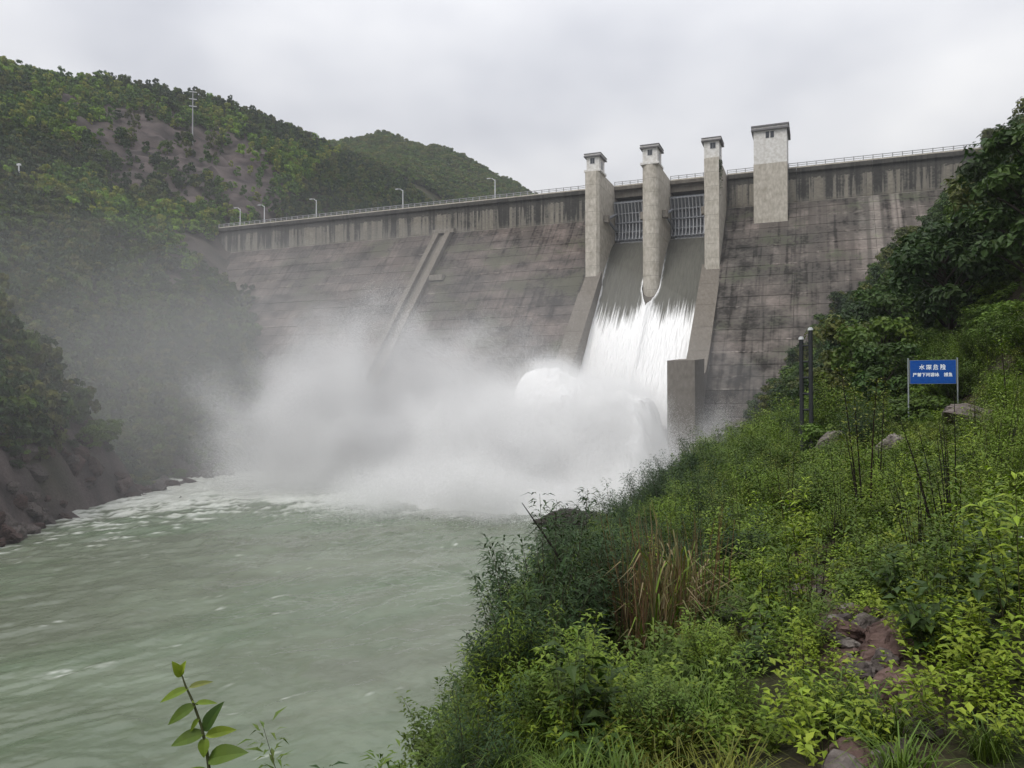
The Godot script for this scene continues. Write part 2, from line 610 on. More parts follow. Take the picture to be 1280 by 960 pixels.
func pier_stack(dam: Node3D, plan: Array, y0: float, y1: float) -> void:
	# each pier was cast in lifts about three metres high; every lift sits a little proud of or behind the next
	var pier := Node3D.new()
	pier.name = "pier"
	dam.add_child(pier, true)
	var mid := Vector2.ZERO
	for p in plan: mid += p / plan.size()
	var r := RandomNumberGenerator.new()
	r.seed = int(plan[0].x * 10.0) + 900
	var y := y1
	while y > y0 + 0.5:
		var low := maxf(y - 3.1, y0)
		var k := r.randf_range(0.0, 0.03)
		var inset := []
		for p in plan:
			inset.append(p + (mid - p).sign() * k)
		var joint := []
		for p in plan:
			joint.append(p + (mid - p).sign() * 0.06)
		put("lift", plan_prism(inset, low + 0.05, y), mats["pale_concrete"], pier)
		put("joint", plan_prism(joint, low, low + 0.05), mats["wall_concrete"], pier)
		y = low

func chute_h(t: float) -> float:
	# spillway floor: ogee, straight chute, then a curved flip bucket ending at the lip (t = 53)
	var sill := 49.5
	if t < 0.0:
		return sill
	var t0 := 9.5
	var c := (1.0 / 0.86) / (2.0 * t0)
	if t < t0:
		return sill - c * t * t
	var h0 := sill - c * t0 * t0
	if t < 36.0:
		return h0 - (t - t0) / 0.86
	var h1 := h0 - (36.0 - t0) / 0.86
	var k := (t - 36.0) / 17.0
	return h1 - 17.0 / 0.86 * (k - 0.62 * k * k) * 0.62

func make_dam() -> void:
	dam_at = Transform3D(Basis(Vector3(0.928, 0, 0.372).normalized(), Vector3.UP, Vector3(-0.372, 0, 0.928).normalized()), Vector3(DAM_X, 0, -DAM_F))
	var tex := dam_texture()
	var m := mat("stained_dam_face", Color(1, 1, 1), 0.93)
	m.albedo_texture = tex
	m.heightmap_enabled = true
	m.heightmap_texture = tex
	m.heightmap_scale = 1.5
	var dam := thing("concrete_dam", "high grey concrete gravity dam with black weathering streaks across the valley", "dam", dam_at)
	var edges_l := [-128.0, -112.0, -96.5, -81.0, -65.5, -50.0, -36.0, -22.5, -8.6]
	for i in edges_l.size() - 1:
		put("monolith", extrude(monolith_profile(-3.0, 40 + i), edges_l[i] + 0.03, edges_l[i + 1] - 0.03, true), m, dam)
	var edges_r := [21.4, 36.5, 52.0, 67.5, 83.0, 100.0]
	for i in edges_r.size() - 1:
		put("monolith", extrude(monolith_profile(-3.0, 80 + i), edges_r[i] + 0.03, edges_r[i + 1] - 0.03, true), m, dam)
	# spillway body between the training walls
	var prof := [Vector2(-8.0, -3.0), Vector2(-8.0, 49.5)]
	var t := 0.0
	while t <= 53.0:
		prof.append(Vector2(t, chute_h(t)))
		t += 1.0
	prof.append(Vector2(53.5, -3.0))
	put("spillway_floor", extrude(prof, -8.55, 21.35), mats["dark_concrete"], dam)
	# piers: upright blocks standing downstream of the crest
	var y_top := CREST + 0.25
	pier_stack(dam, [Vector2(-8.5, -6), Vector2(-8.5, 14.4), Vector2(-5.9, 14.4), Vector2(-5.3, 13.8), Vector2(-5.3, -6)], 35.0, y_top)
	var nose := [Vector2(4.5, -6), Vector2(4.5, 13.2)]
	for i in 9:
		var a := PI - PI * i / 8.0
		nose.append(Vector2(6.4 + 1.9 * cos(a), 13.2 + 1.7 * sin(a)))
	nose.append(Vector2(8.3, -6))
	pier_stack(dam, nose, 30.0, y_top)
	pier_stack(dam, [Vector2(18.1, -6), Vector2(18.1, 13.8), Vector2(18.6, 14.4), Vector2(21.3, 14.4), Vector2(21.3, -6)], 35.0, y_top)
	# training walls beside the chute, stepping in lifts down the face
	for side in [[-8.9, -5.0], [17.5, 21.6]]:
		var tt := 13.0
		while tt < 43.0:
			var t1 := minf(tt + 5.0, 43.0)
			var a0 := chute_h(tt) + 4.6 + (tt - 13.0) * 0.16
			var a1 := chute_h(t1 - 0.05) + 4.6 + (t1 - 13.0) * 0.16
			put("training_wall", extrude([Vector2(tt, a0 - 13.0), Vector2(tt, a0), Vector2(t1 - 0.05, a1), Vector2(t1 - 0.05, a1 - 13.0)], side[0], side[1]), mats["wall_concrete"], dam)
			tt = t1
		put("bucket_wall", extrude([Vector2(43.0, 2.0), Vector2(43.0, 22.4), Vector2(54.3, 21.6), Vector2(54.3, 2.0)], side[0] - 0.05, side[1] + 0.4), mats["wall_concrete"], dam)
	# stair strip with two raised ribs running down the left-hand face
	var top := Vector2(face_t(59.2), 59.2)
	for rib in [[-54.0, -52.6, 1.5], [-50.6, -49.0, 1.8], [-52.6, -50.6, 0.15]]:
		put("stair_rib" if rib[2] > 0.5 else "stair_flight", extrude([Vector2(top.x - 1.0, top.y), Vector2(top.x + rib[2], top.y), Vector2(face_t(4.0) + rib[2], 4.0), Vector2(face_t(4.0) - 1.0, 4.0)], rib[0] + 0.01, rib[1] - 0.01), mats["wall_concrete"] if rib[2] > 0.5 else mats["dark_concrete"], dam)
	put("stair_landing", extrude([Vector2(face_t(46.0) - 0.5, 44.6), Vector2(face_t(46.0) - 0.5, 46.0), Vector2(face_t(46.0) + 1.9, 46.0), Vector2(face_t(46.0) + 1.9, 44.6)], -48.95, -45.2), mats["concrete"], dam)
	put("stair_headwall", extrude([Vector2(-0.5, 59.25), Vector2(-0.5, 60.6), Vector2(1.4, 60.3), Vector2(1.4, 59.25)], -54.6, -48.4), mats["concrete"], dam)
	# road decks bridging the two bays
	for bay in [[-5.3, 4.5], [8.3, 18.1]]:
		put("bridge_beam", extrude([Vector2(-6.0, 64.4), Vector2(-6.0, CREST), Vector2(0.45, CREST), Vector2(0.45, 66.2), Vector2(-0.3, 66.0), Vector2(-0.3, 64.4)], bay[0] + 0.02, bay[1] - 0.02), mats["dark_concrete"], dam)
		put("breast_wall", extrude([Vector2(-7.0, 62.0), Vector2(-7.0, 64.3), Vector2(-6.2, 64.3), Vector2(-6.2, 62.0)], bay[0] + 0.02, bay[1] - 0.02), mats["dark_concrete"], dam)
	put("parapet", extrude([Vector2(-7.9, CREST + 0.004), Vector2(-7.9, CREST + 1.1), Vector2(-7.5, CREST + 1.1), Vector2(-7.5, CREST + 0.004)], -128.0, 100.0), mats["concrete"], dam)

func make_reservoir() -> void:
	var mb := MB.new()
	mb.quad(Vector3(-150, 62.4, -8.02), Vector3(-150, 62.4, -260), Vector3(150, 62.4, -260), Vector3(150, 62.4, -8.02), Color(0.10, 0.13, 0.09))
	var o := put("reservoir_water", mb.mesh(), mats["river"], self, dam_at)
	tag(o, "green reservoir water held behind the dam", "", "", "structure")

func make_gates() -> void:
	var words := ["left", "right"]
	var gi := 0
	for bay in [[-5.3, 4.5], [8.3, 18.1]]:
		var g := thing("radial_gate", "grey ribbed steel spillway gate in the %s-hand bay, raised above rushing water" % words[gi], "gate", dam_at, "spillway gates between the piers")
		gi += 1
		var s0: float = bay[0] + 0.12
		var s1: float = bay[1] - 0.12
		var cen := Vector2(9.5, 57.0)
		var rad := 10.6
		var arc := func(k: float, r: float) -> Vector2:
			var a := lerpf(0.62, -0.33, k)
			return Vector2(cen.x - r * cos(a), cen.y + r * sin(a))
		var mb := MB.new()
		for k in 12:
			var a: Vector2 = arc.call(k / 12.0, rad)
			var b: Vector2 = arc.call((k + 1) / 12.0, rad)
			var a2: Vector2 = arc.call(k / 12.0, rad + 0.08)
			var b2: Vector2 = arc.call((k + 1) / 12.0, rad + 0.08)
			mb.quad(Vector3(s0, b.y, b.x), Vector3(s0, a.y, a.x), Vector3(s1, a.y, a.x), Vector3(s1, b.y, b.x))
			mb.quad(Vector3(s1, b2.y, b2.x), Vector3(s1, a2.y, a2.x), Vector3(s0, a2.y, a2.x), Vector3(s0, b2.y, b2.x))
		put("skin_plate", mb.mesh(), mats["steel_paint"], g)
		for i in 12:
			var x := lerpf(s0 + 0.15, s1 - 0.15, i / 11.0)
			mb = MB.new()
			for k in 10:
				var a: Vector2 = arc.call(k / 10.0, rad)
				var b: Vector2 = arc.call((k + 1) / 10.0, rad)
				var a2: Vector2 = arc.call(k / 10.0, rad - 0.95)
				var b2: Vector2 = arc.call((k + 1) / 10.0, rad - 0.95)
				for e in [-0.1, 0.1]:
					mb.quad(Vector3(x + e, a.y, a.x), Vector3(x + e, a2.y, a2.x), Vector3(x + e, b2.y, b2.x), Vector3(x + e, b.y, b.x))
				mb.quad(Vector3(x - 0.1, b2.y, b2.x), Vector3(x - 0.1, a2.y, a2.x), Vector3(x + 0.1, a2.y, a2.x), Vector3(x + 0.1, b2.y, b2.x))
			put("rib", mb.mesh(), mats["gate_rib"], g)
		for k in [0.02, 0.3, 0.54, 0.78, 0.98]:
			var a: Vector2 = arc.call(k, rad - 0.62)
			mb = MB.new()
			mb.box(Vector3(s0, a.y - 0.16, a.x - 0.3), Vector3(s1, a.y + 0.16, a.x + (0.45 if k == 0.54 else 0.25)))
			put("girder", mb.mesh(), mats["steel_paint"], g)
		for x in [s0 + 0.5, s1 - 0.5]:
			for k in [0.3, 0.76]:
				var a: Vector2 = arc.call(k, rad - 0.9)
				mb = MB.new()
				mb.tube([Vector3(x, a.y, a.x), Vector3(x, cen.y, cen.x)], [0.33, 0.36], 6)
				put("arm", mb.mesh(), mats["steel_paint"], g)
			mb = MB.new()
			mb.box(Vector3(x - 0.55, cen.y - 0.8, cen.x - 0.6), Vector3(x + 0.55, cen.y + 0.8, cen.x + 1.0))
			put("trunnion", mb.mesh(), mats["concrete"], g)

func hut(called: String, label: String, s: float, t: float, y: float, w: float, dpt: float, h: float, win: Array, corbel: bool) -> void:
	var o := thing(called, label, "tower" if h > 6.0 else "hut", Transform3D(dam_at.basis, dam_point(s, y, t)), "" if h > 6.0 else "white huts on top of the gate piers")
	var mb := MB.new()
	if corbel:
		mb.box(Vector3(-w * 0.5 - 0.45, 0.004, -dpt - 0.2), Vector3(w * 0.5 + 0.45, 0.45, 0.55))
		put("floor_slab", mb.mesh(), mats["white_plaster"], o)
		mb = MB.new()
	mb.box(Vector3(-w * 0.5, 0.454 if corbel else 0.0, -dpt), Vector3(w * 0.5, h, 0.0))
	put("wall", mb.mesh(), mats["white_plaster"], o)
	mb = MB.new()
	mb.box(Vector3(-w * 0.5 - 0.55, h - 0.42, -dpt - 0.5), Vector3(w * 0.5 + 0.5, h - 0.15, 0.5))
	var rf := put("roof", mb.mesh(), mats["roof_trim"], o)
	mb = MB.new()
	mb.box(Vector3(-w * 0.5 - 0.4, h - 0.148, -dpt - 0.4), Vector3(w * 0.5 + 0.4, h + 0.16, 0.4))
	put("roof_band", mb.mesh(), mats["white_plaster"], rf)
	mb = MB.new()
	mb.box(Vector3(-w * 0.5 - 0.5, h + 0.162, -dpt - 0.5), Vector3(w * 0.5 + 0.5, h + 0.36, 0.5))
	put("roof_cap", mb.mesh(), mats["roof_trim"], rf)
	for q in win:
		mb = MB.new()
		mb.box(Vector3(q[0] - q[2] * 0.5, q[1] - q[3] * 0.5, 0.003), Vector3(q[0] + q[2] * 0.5, q[1] + q[3] * 0.5, 0.05))
		var f := put("window", mb.mesh(), mats["rail_paint"], o)
		mb = MB.new()
		mb.box(Vector3(q[0] - q[2] * 0.5 + 0.08, q[1] - q[3] * 0.5 + 0.08, 0.053), Vector3(q[0] - 0.04, q[1] + q[3] * 0.5 - 0.08, 0.07))
		mb.box(Vector3(q[0] + 0.04, q[1] - q[3] * 0.5 + 0.08, 0.053), Vector3(q[0] + q[2] * 0.5 - 0.08, q[1] + q[3] * 0.5 - 0.08, 0.07))
		put("pane", mb.mesh(), mats["window_dark"], f)
	mb = MB.new()
	mb.box(Vector3(w * 0.5 + 0.003, h * 0.25, -dpt * 0.62), Vector3(w * 0.5 + 0.05, h * 0.72, -dpt * 0.4))
	put("side_window", mb.mesh(), mats["window_dark"], o)

func make_dam_fittings() -> void:
	var y := CREST + 0.254
	hut("hoist_house", "small white hut with dark roof on the pier farthest left", -6.9, 13.6, y, 3.0, 4.6, 3.9, [[-0.1, 2.55, 1.1, 1.3]], true)
	hut("hoist_house", "small white hut on the round-nosed middle pier", 6.4, 14.3, y, 3.3, 4.6, 4.1, [[0.0, 2.7, 1.1, 1.3]], true)
	hut("hoist_house", "small white hut on the pier with ivy on its side", 19.7, 13.9, y, 3.2, 4.6, 4.1, [[0.3, 2.7, 1.2, 1.3]], false)
	# free-standing tower on the crest, right of the spillway
	var tw := thing("crest_tower", "tall square tower, white above and pale concrete below, hanging on the dam face", "tower", Transform3D(dam_at.basis, dam_point(31.2, 54.3, 4.7)))
	var mb := MB.new()
	mb.box(Vector3(-3.55, 0, -8.5), Vector3(3.55, 13.2, 0))
	put("concrete_shaft", mb.mesh(), mats["pale_concrete"], tw)
	mb = MB.new()
	mb.box(Vector3(-3.5, 13.204, -8.4), Vector3(3.5, 20.6, -0.05))
	put("white_shaft", mb.mesh(), mats["white_plaster"], tw)
	mb = MB.new()
	mb.box(Vector3(-4.0, 20.604, -8.9), Vector3(4.0, 21.0, 0.45))
	put("roof", mb.mesh(), mats["roof_trim"], tw)
	mb = MB.new()
	mb.box(Vector3(-3.8, 21.004, -8.7), Vector3(3.8, 21.4, 0.25))
	put("roof_band", mb.mesh(), mats["white_plaster"], tw)
	mb = MB.new()
	mb.box(Vector3(-4.0, 21.404, -8.9), Vector3(4.0, 21.75, 0.45))
	put("roof_cap", mb.mesh(), mats["roof_trim"], tw)
	for q in [-0.55, 0.45]:
		mb = MB.new()
		mb.box(Vector3(q - 0.38, 18.9, -0.047), Vector3(q + 0.38, 20.3, 0.02))
		put("window", mb.mesh(), mats["window_dark"], tw)
	# plants on the side of the third pier
	mb = MB.new()
	for i in 240:
		var p := Vector3(rng.randf_range(0.0, 0.5), -absf(rng.randfn(0.0, 2.6)), rng.randf_range(-1.6, 0.2))
		mb.card(p, Vector3(1, rng.randf_range(-0.3, 0.5), rng.randf_range(-0.6, 0.6)).normalized(), rng.randf_range(0.12, 0.3), 0.6, rng.randf() * TAU, Color(0.05, 0.075, 0.025) * rng.randf_range(0.7, 1.4))
	var ivy := put("ivy", mb.mesh(), mats["leaf"], self, Transform3D(dam_at.basis, dam_point(21.32, 66.8, 14.0)))
	tag(ivy, "dark green creeper hanging down the side of the pier beside the spillway", "ivy")
	# railings along the crest
	var runs := [[-128.0, -8.7, "thin grey railing along the crest left of the spillway"], [-5.2, 4.4, "short railing over the bay beside the pier farthest left"], [8.4, 18.0, "short railing over the bay left of the ivy pier"], [21.5, 27.5, "short railing between the last pier and the tall white tower"], [34.9, 100.0, "grey post railing along the crest right of the tall tower"]]
	for r in runs:
		var o := thing("crest_railing", r[2], "railing", Transform3D(dam_at.basis, dam_point(r[0], CREST + 0.004, 0.2)), "railings along the dam crest")
		var n: int = maxi(2, int((r[1] - r[0]) / 1.9))
		var post := MB.new()
		post.box(Vector3(-0.09, 0, -0.09), Vector3(0.09, 1.25, 0.09))
		var pm := post.mesh()
		for i in n + 1:
			put("post", pm, mats["rail_paint"], o, Transform3D(Basis.IDENTITY, Vector3((r[1] - r[0]) * i / n, 0, 0)))
		for hh in [[0.0, 0.34, 0.1], [0.66, 0.76, 0.05], [1.1, 1.22, 0.07]]:
			mb = MB.new()
			mb.box(Vector3(0.1, hh[0] + 0.004, -hh[2]), Vector3(r[1] - r[0] - 0.1, hh[1], hh[2]))
			put("rail" if hh[0] > 0.1 else "kerb", mb.mesh(), mats["rail_paint"] if hh[0] > 0.1 else mats["pale_concrete"], o)
	# street lamps on the left-hand crest
	var lamps := [[-121.0, "street lamp on the crest nearest the rock spur"], [-112.0, "second street lamp along the crest from the rock spur"], [-93.5, "third street lamp along the crest from the rock spur"], [-65.0, "street lamp on the crest just left of the stair strip"], [-37.5, "lone street lamp on the crest between stair strip and spillway"]]
	var first: Node3D
	for l in lamps:
		var at := Transform3D(dam_at.basis, dam_point(l[0], CREST + 0.002, -1.0))
		if first:
			copy_of(first, at, l[1])
			continue
		first = thing("street_lamp", l[1], "street lamp", at, "street lamps on the dam crest")
		mb = MB.new()
		mb.tube([Vector3.ZERO, Vector3(0, 5.6, 0)], [0.17, 0.11], 6)
		put("pole", mb.mesh(), mats["lamp_paint"], first)
		mb = MB.new()
		mb.tube([Vector3(0, 5.3, 0), Vector3(-0.8, 6.0, 0.0), Vector3(-1.7, 6.1, 0.0)], [0.09, 0.08, 0.07], 5)
		put("arm", mb.mesh(), mats["lamp_paint"], first)
		mb = MB.new()
		mb.box(Vector3(-2.3, 5.98, -0.17), Vector3(-1.5, 6.18, 0.17))
		put("lamp_head", mb.mesh(), mats["lamp_paint"], first)

# ---------------------------------------------------------------- water
func make_river() -> void:
	var fs := []
	var f := -30.0
	while f < 24.0:
		fs.append(f); f += 3.0
	while f < 205.0:
		fs.append(f); f += maxf(0.22, f * 0.0075)
	var nx := 430
	var ny := fs.size()
	var pts := PackedVector3Array()
	var cl := PackedColorArray()
	pts.resize(nx * ny); cl.resize(nx * ny)
	var wv := FastNoiseLite.new(); wv.seed = 77; wv.frequency = 1.0; wv.fractal_octaves = 5; wv.fractal_gain = 0.55
	var fo := FastNoiseLite.new(); fo.seed = 91; fo.frequency = 1.0; fo.fractal_octaves = 5; fo.fractal_gain = 0.6
	for j in ny:
		f = fs[j]
		for i in nx:
			var x := -78.0 + 120.0 * i / (nx - 1.0)
			# flow runs from the impact pool towards the lower left
			var a := x * 0.80 + f * 0.60
			var b := -x * 0.60 + f * 0.80
			var warp := wv.get_noise_2d(x * 0.03, f * 0.03) * 9.0
			var rough := clampf((f - 60.0) / 70.0, 0.12, 1.0)
			var y := wv.get_noise_2d(a * 0.05 + warp * 0.1, b * 0.11) * (0.16 + 0.5 * rough)
			y += wv.get_noise_2d(a * 0.16 + 40.0 + warp * 0.25, b * 0.30 + warp * 0.5) * (0.09 + 0.34 * rough)
			y += absf(wv.get_noise_2d(a * 0.7 + 80.0, b * 1.3)) * (0.05 + 0.16 * rough)
			var silt := fo.get_noise_2d(a * 0.018, b * 0.04)
			var c := Color(0.128, 0.165, 0.108).lerp(Color(0.140, 0.160, 0.115), clampf(0.5 + silt * 2.2, 0.0, 1.0))
			var milky := fo.get_noise_2d(a * 0.05 + 30.0, b * 0.10)
			c = c.lerp(Color(0.19, 0.225, 0.165), clampf(milky * 1.4, 0.0, 0.6))
			# foam
			var ld := x - tab(SHORE_L, f)
			var foam := fo.get_noise_2d(a * 0.12 + warp * 0.12, b * 0.34) * 1.15 + 0.35 * fo.get_noise_2d(a * 0.6, b * 1.1)
			var near_left := clampf(1.0 - ld / 24.0, 0.0, 1.0) * clampf((f - 66.0) / 22.0, 0.0, 1.0)
			var pool := clampf((f - 88.0 + x * 0.18) / 32.0, 0.0, 1.0)
			var spot_ := Vector2((x - 3.0) / 9.0, (f - 76.0) / 12.0).length()
			var want := 0.60 - 0.70 * near_left - 1.2 * pool - 0.16 * clampf(1.3 - spot_, 0.0, 1.0)
			var k := clampf((foam - want) * 3.2, 0.0, 1.0)
			c = c.lerp(Color(0.70, 0.72, 0.68), k * 0.85)
			y += k * 0.22 * rough
			pts[j * nx + i] = Vector3(x, y, -f)
			cl[j * nx + i] = c
	var o := put("river_water", grid_mesh(pts, cl, nx, ny), mats["river"])
	tag(o, "wide silty green river with foam streaks below the dam", "", "", "structure")

var jet_points := PackedVector3Array()
func make_spillway_water() -> void:
	var nz := FastNoiseLite.new(); nz.seed = 14; nz.frequency = 1.0; nz.fractal_octaves = 4; nz.fractal_gain = 0.6
	# one sheet: slick and dark at the gates, torn into white streaks lower down
	var sheet := thing("spillway_water", "sheet of water sliding down the spillway chute and breaking into white", "water", dam_at)
	sheet.set_meta("kind", "structure")
	var nx := 150
	var ny := 190
	var bays := [[-4.98, 6.4, 4.48, -1.0], [6.4, 17.48, 8.32, 1.0]]
	for bay in bays:
		var pts := PackedVector3Array()
		var cl := PackedColorArray()
		pts.resize(nx * ny); cl.resize(nx * ny)
		for j in ny:
			var t := lerpf(53.4, -5.0, j / (ny - 1.0))
			for i in nx:
				var k := i / (nx - 1.0)
				# inner edge follows the pier side, then closes behind its nose in a V
				var inner: float = bay[2]
				if t > 14.2:
					inner = lerpf(bay[2], 6.4, clampf((t - 14.2) / 5.5, 0.0, 1.0))
				var left: float = bay[0] if bay[3] < 0.0 else inner
				var right: float = inner if bay[3] < 0.0 else bay[1]
				if bay[3] < 0.0 and t < 13.0: left = -5.28
				if bay[3] > 0.0 and t < 13.0: right = 18.08
				var s := lerpf(left, right, k)
				var edge := minf(k, 1.0 - k) * (right - left)
				var fringe := nz.get_noise_2d(s * 0.7, 5.0) * 3.0 + nz.get_noise_2d(s * 2.4, t * 0.06) * 4.0 + nz.get_noise_2d(s * 7.0, t * 0.3) * 2.0
				var torn := clampf((t - 18.2 - fringe * 0.8 + 4.5 * exp(-pow((s - 6.4) / 1.7, 2.0))) / 3.6, 0.0, 1.0)
				var wall := clampf(1.0 - (edge + 0.02 - 0.012 * maxf(t, 0.0) - 0.3 * nz.get_noise_2d(t * 0.8, s * 3.0)) / 0.25, 0.0, 1.0) * clampf((t - 5.0) / 6.0, 0.0, 0.8)
				var under := clampf(1.0 - absf(t - 0.2 - 0.4 * nz.get_noise_2d(s * 2.0, 9.0)) / 0.4, 0.0, 1.0) * 0.35
				var white := maxf(maxf(torn, wall), under)
				var rip := nz.get_noise_2d(s * 2.2, t * 0.35)
				var slick := Color(0.098, 0.096, 0.080) * (1.0 + 0.3 * rip + 0.25 * nz.get_noise_2d(s * 3.0, t * 0.12))
				var foam := Color(0.87, 0.87, 0.865) * (1.0 + 0.08 * nz.get_noise_2d(s * 3.0, t * 0.25))
				var c := slick.lerp(foam, white)
				c.a = 1.0
				var thick := 1.5 + 2.2 * clampf(1.0 - t / 6.0, 0.0, 1.0) - 0.45 * clampf(t / 20.0, 0.0, 1.0) + torn * (0.35 + 0.35 * nz.get_noise_2d(s * 0.9, t * 0.18) + 0.22 * nz.get_noise_2d(s * 3.0, t * 0.4)) + 0.05 * rip
				thick += wall * 0.15
				# ridge where the two streams meet behind the middle pier
				thick += 1.6 * exp(-pow((s - 6.4) / 1.0, 2.0)) * clampf((t - 15.0) / 4.0, 0.0, 1.0) * clampf(1.0 - (t - 20.0) / 18.0, 0.3, 1.0)
				pts[j * nx + i] = Vector3(s, chute_h(t) + thick, t)
				cl[j * nx + i] = c
		put("chute_sheet", grid_mesh(pts, cl, nx, ny), mats["white_water"], sheet)
	# the thrown jet and the boil where it lands: a billowing white body
	var soft := FastNoiseLite.new(); soft.seed = 15; soft.frequency = 1.0; soft.fractal_octaves = 2
	nx = 300
	ny = 320
	var pts := PackedVector3Array()
	var cl := PackedColorArray()
	pts.resize(nx * ny); cl.resize(nx * ny)
	for j in ny:
		var kt := j / (ny - 1.0)
		var t := lerpf(97.0, 46.0, kt)
		for i in nx:
			var ks := i / (nx - 1.0)
			var s := lerpf(-28.0, 20.0, ks)
			var tau := maxf(t - 50.0, 0.0)
			var arc := 15.5 + tau * 0.36 - tau * tau * 0.030
			var side := minf(s + 8.0 + 0.05 * tau, 17.4 - s + 0.02 * tau)
			var body := clampf(side / 6.0 + 0.5, 0.0, 1.0)
			body = body * body * (3.0 - 2.0 * body)
			var bil := absf(soft.get_noise_3d(s * 0.06, t * 0.06, 3.0)) * 3.4 + absf(soft.get_noise_3d(s * 0.16, t * 0.16, 9.0)) * 1.5 + nz.get_noise_3d(s * 0.9, t * 0.9, 5.0) * 0.35
			var left_swell := 5.2 * exp(-pow((s + 1.0) / 7.5, 2.0) - pow((t - 60.0) / 8.0, 2.0))
			var fade := clampf((90.0 - t) / 16.0, 0.0, 1.0)
			var y := (maxf(arc, 0.0) + bil * fade + left_swell - 1.0) * body - 1.2
			var shoulder := (6.5 + bil * 0.9) * exp(-pow((s + 9.0) / 7.5, 2.0) - pow((t - 72.0) / 10.0, 2.0)) + (3.0 + bil * 0.6) * exp(-pow((s - 3.0) / 15.0, 2.0) - pow((t - 84.0) / 6.0, 2.0)) - 1.2
			y = maxf(y, shoulder)
			if t < 53.0 and s > -6.0 and s < 18.4:
				y = minf(y, chute_h(t) + 2.2 + bil * 0.15)
			if i == 0 or i == nx - 1 or j == 0:
				y = -1.5
			pts[j * nx + i] = Vector3(s + soft.get_noise_3d(s * 0.2, t * 0.2, 40.0) * 0.8, y, t + soft.get_noise_3d(s * 0.2, t * 0.2, 70.0) * 0.8)
			cl[j * nx + i] = Color(0.91, 0.91, 0.905) * (1.0 + 0.05 * nz.get_noise_2d(s * 0.8, t * 0.8))
	jet_points = pts
	var jet := put("plunging_jet", grid_mesh(pts, cl, nx, ny), mats["white_water"], self, dam_at)
	tag(jet, "billowing white jet thrown from the flip bucket into the river", "white water", "", "stuff")

# spray: clouds of droplets; a cloudlet of a few thousand drops is copied through the plume
func spray_density(p: Vector3) -> float:
	var f := -p.z
	var d := 0.0
	var q := dam_at.affine_inverse() * p
	# over the jet and the boil
	d += 1.2 * exp(-pow((q.x - 2.0) / 12.0, 2.0) - pow((q.z - 68.0) / 15.0, 2.0)) * exp(-maxf(p.y - 9.0, 0.0) / 4.0)
	# low skirt of spray over the water in front of the boil
	d += 1.6 * exp(-pow((q.x + 3.0) / 20.0, 2.0) - pow((q.z - 90.0) / 9.0, 2.0)) * exp(-p.y / 3.0)
	# drifting over the pool towards the left bank
	d += 1.1 * exp(-pow((p.x + 14.0) / 19.0, 2.0) - pow((f - 138.0) / 15.0, 2.0)) * exp(-maxf(p.y - 10.0, 0.0) / 6.5)
	# veil against the dam face, left
	d += 0.42 * exp(-pow((p.x + 33.0) / 17.0, 2.0) - pow((f - 150.0) / 17.0, 2.0)) * exp(-maxf(p.y - 15.0, 0.0) / 8.0)
	# thin mist beside the bucket wall, right
	d += 0.12 * exp(-pow((p.x - 32.0) / 6.0, 2.0) - pow((f - 132.0) / 12.0, 2.0)) * exp(-maxf(p.y - 6.0, 0.0) / 6.0)
	d *= 1.0 - 0.75 * exp(-pow((q.x + 2.0) / 6.0, 2.0) - pow((q.z - 60.0) / 9.0, 2.0)) * clampf((p.y - 12.0) / 3.0, 0.0, 1.0)
	return d

func make_spray() -> void:
	var mb := MB.new()
	for i in 2600:
		var p := Vector3(rng.randfn(), rng.randfn(), rng.randfn()) * 1.45
		var r := rng.randf_range(0.012, 0.025)
		var bs := Basis.from_euler(Vector3(rng.randf(), rng.randf(), rng.randf()) * TAU)
		var a := p + bs * Vector3(1, 1, 1) * r * 0.577
		var b := p + bs * Vector3(1, -1, -1) * r * 0.577
		var c := p + bs * Vector3(-1, 1, -1) * r * 0.577
		var e := p + bs * Vector3(-1, -1, 1) * r * 0.577
		mb.tri(a, b, c); mb.tri(a, c, e); mb.tri(a, e, b); mb.tri(b, e, c)
	var wisp := FastNoiseLite.new(); wisp.seed = 31; wisp.frequency = 1.0; wisp.fractal_octaves = 4
	var where := []
	var tints := PackedColorArray()
	var tries := 0
	while where.size() < 6200 and tries < 700000:
		tries += 1
		var p := Vector3(rng.randf_range(-75, 45), rng.randf_range(0.3, 52.0), -rng.randf_range(92, 190))
		var d := spray_density(p)
		d *= clampf(0.62 + 2.6 * wisp.get_noise_3d(p.x * 0.045, p.y * 0.03, p.z * 0.045) + 0.9 * wisp.get_noise_3d(p.x * 0.16, p.y * 0.10, p.z * 0.16), 0.0, 2.4)
		if d < 0.06 or rng.randf() * 3.4 > d:
			continue
		if p.y < ground(p.x, -p.z) + 0.5:
			continue
		var bs := Basis.from_euler(Vector3(rng.randf(), rng.randf(), rng.randf()) * TAU) * Basis.from_scale(Vector3.ONE * rng.randf_range(0.8, 1.5))
		where.append(Transform3D(bs, p))
		tints.append(Color.WHITE)
	# drops torn off the surface of the jet itself
	for n in 4200:
		var q: Vector3 = jet_points[rng.randi() % jet_points.size()]
		if q.y < 0.2: continue
		var sc := rng.randf_range(0.4, 0.85)
		where.append(Transform3D(Basis.from_euler(Vector3(rng.randf(), rng.randf(), rng.randf()) * TAU) * Basis.from_scale(Vector3.ONE * sc), dam_at * (q + Vector3(rng.randfn() * 0.8, rng.randf_range(-0.5, 1.3), rng.randfn() * 0.8))))
		tints.append(Color.WHITE)
	print("spray ", where.size(), " of ", tries)
	scatter("spray_mist", mb.mesh(), mats["spray"], where, tints, "cloud of white spray drifting from the spillway across the river", "spray")

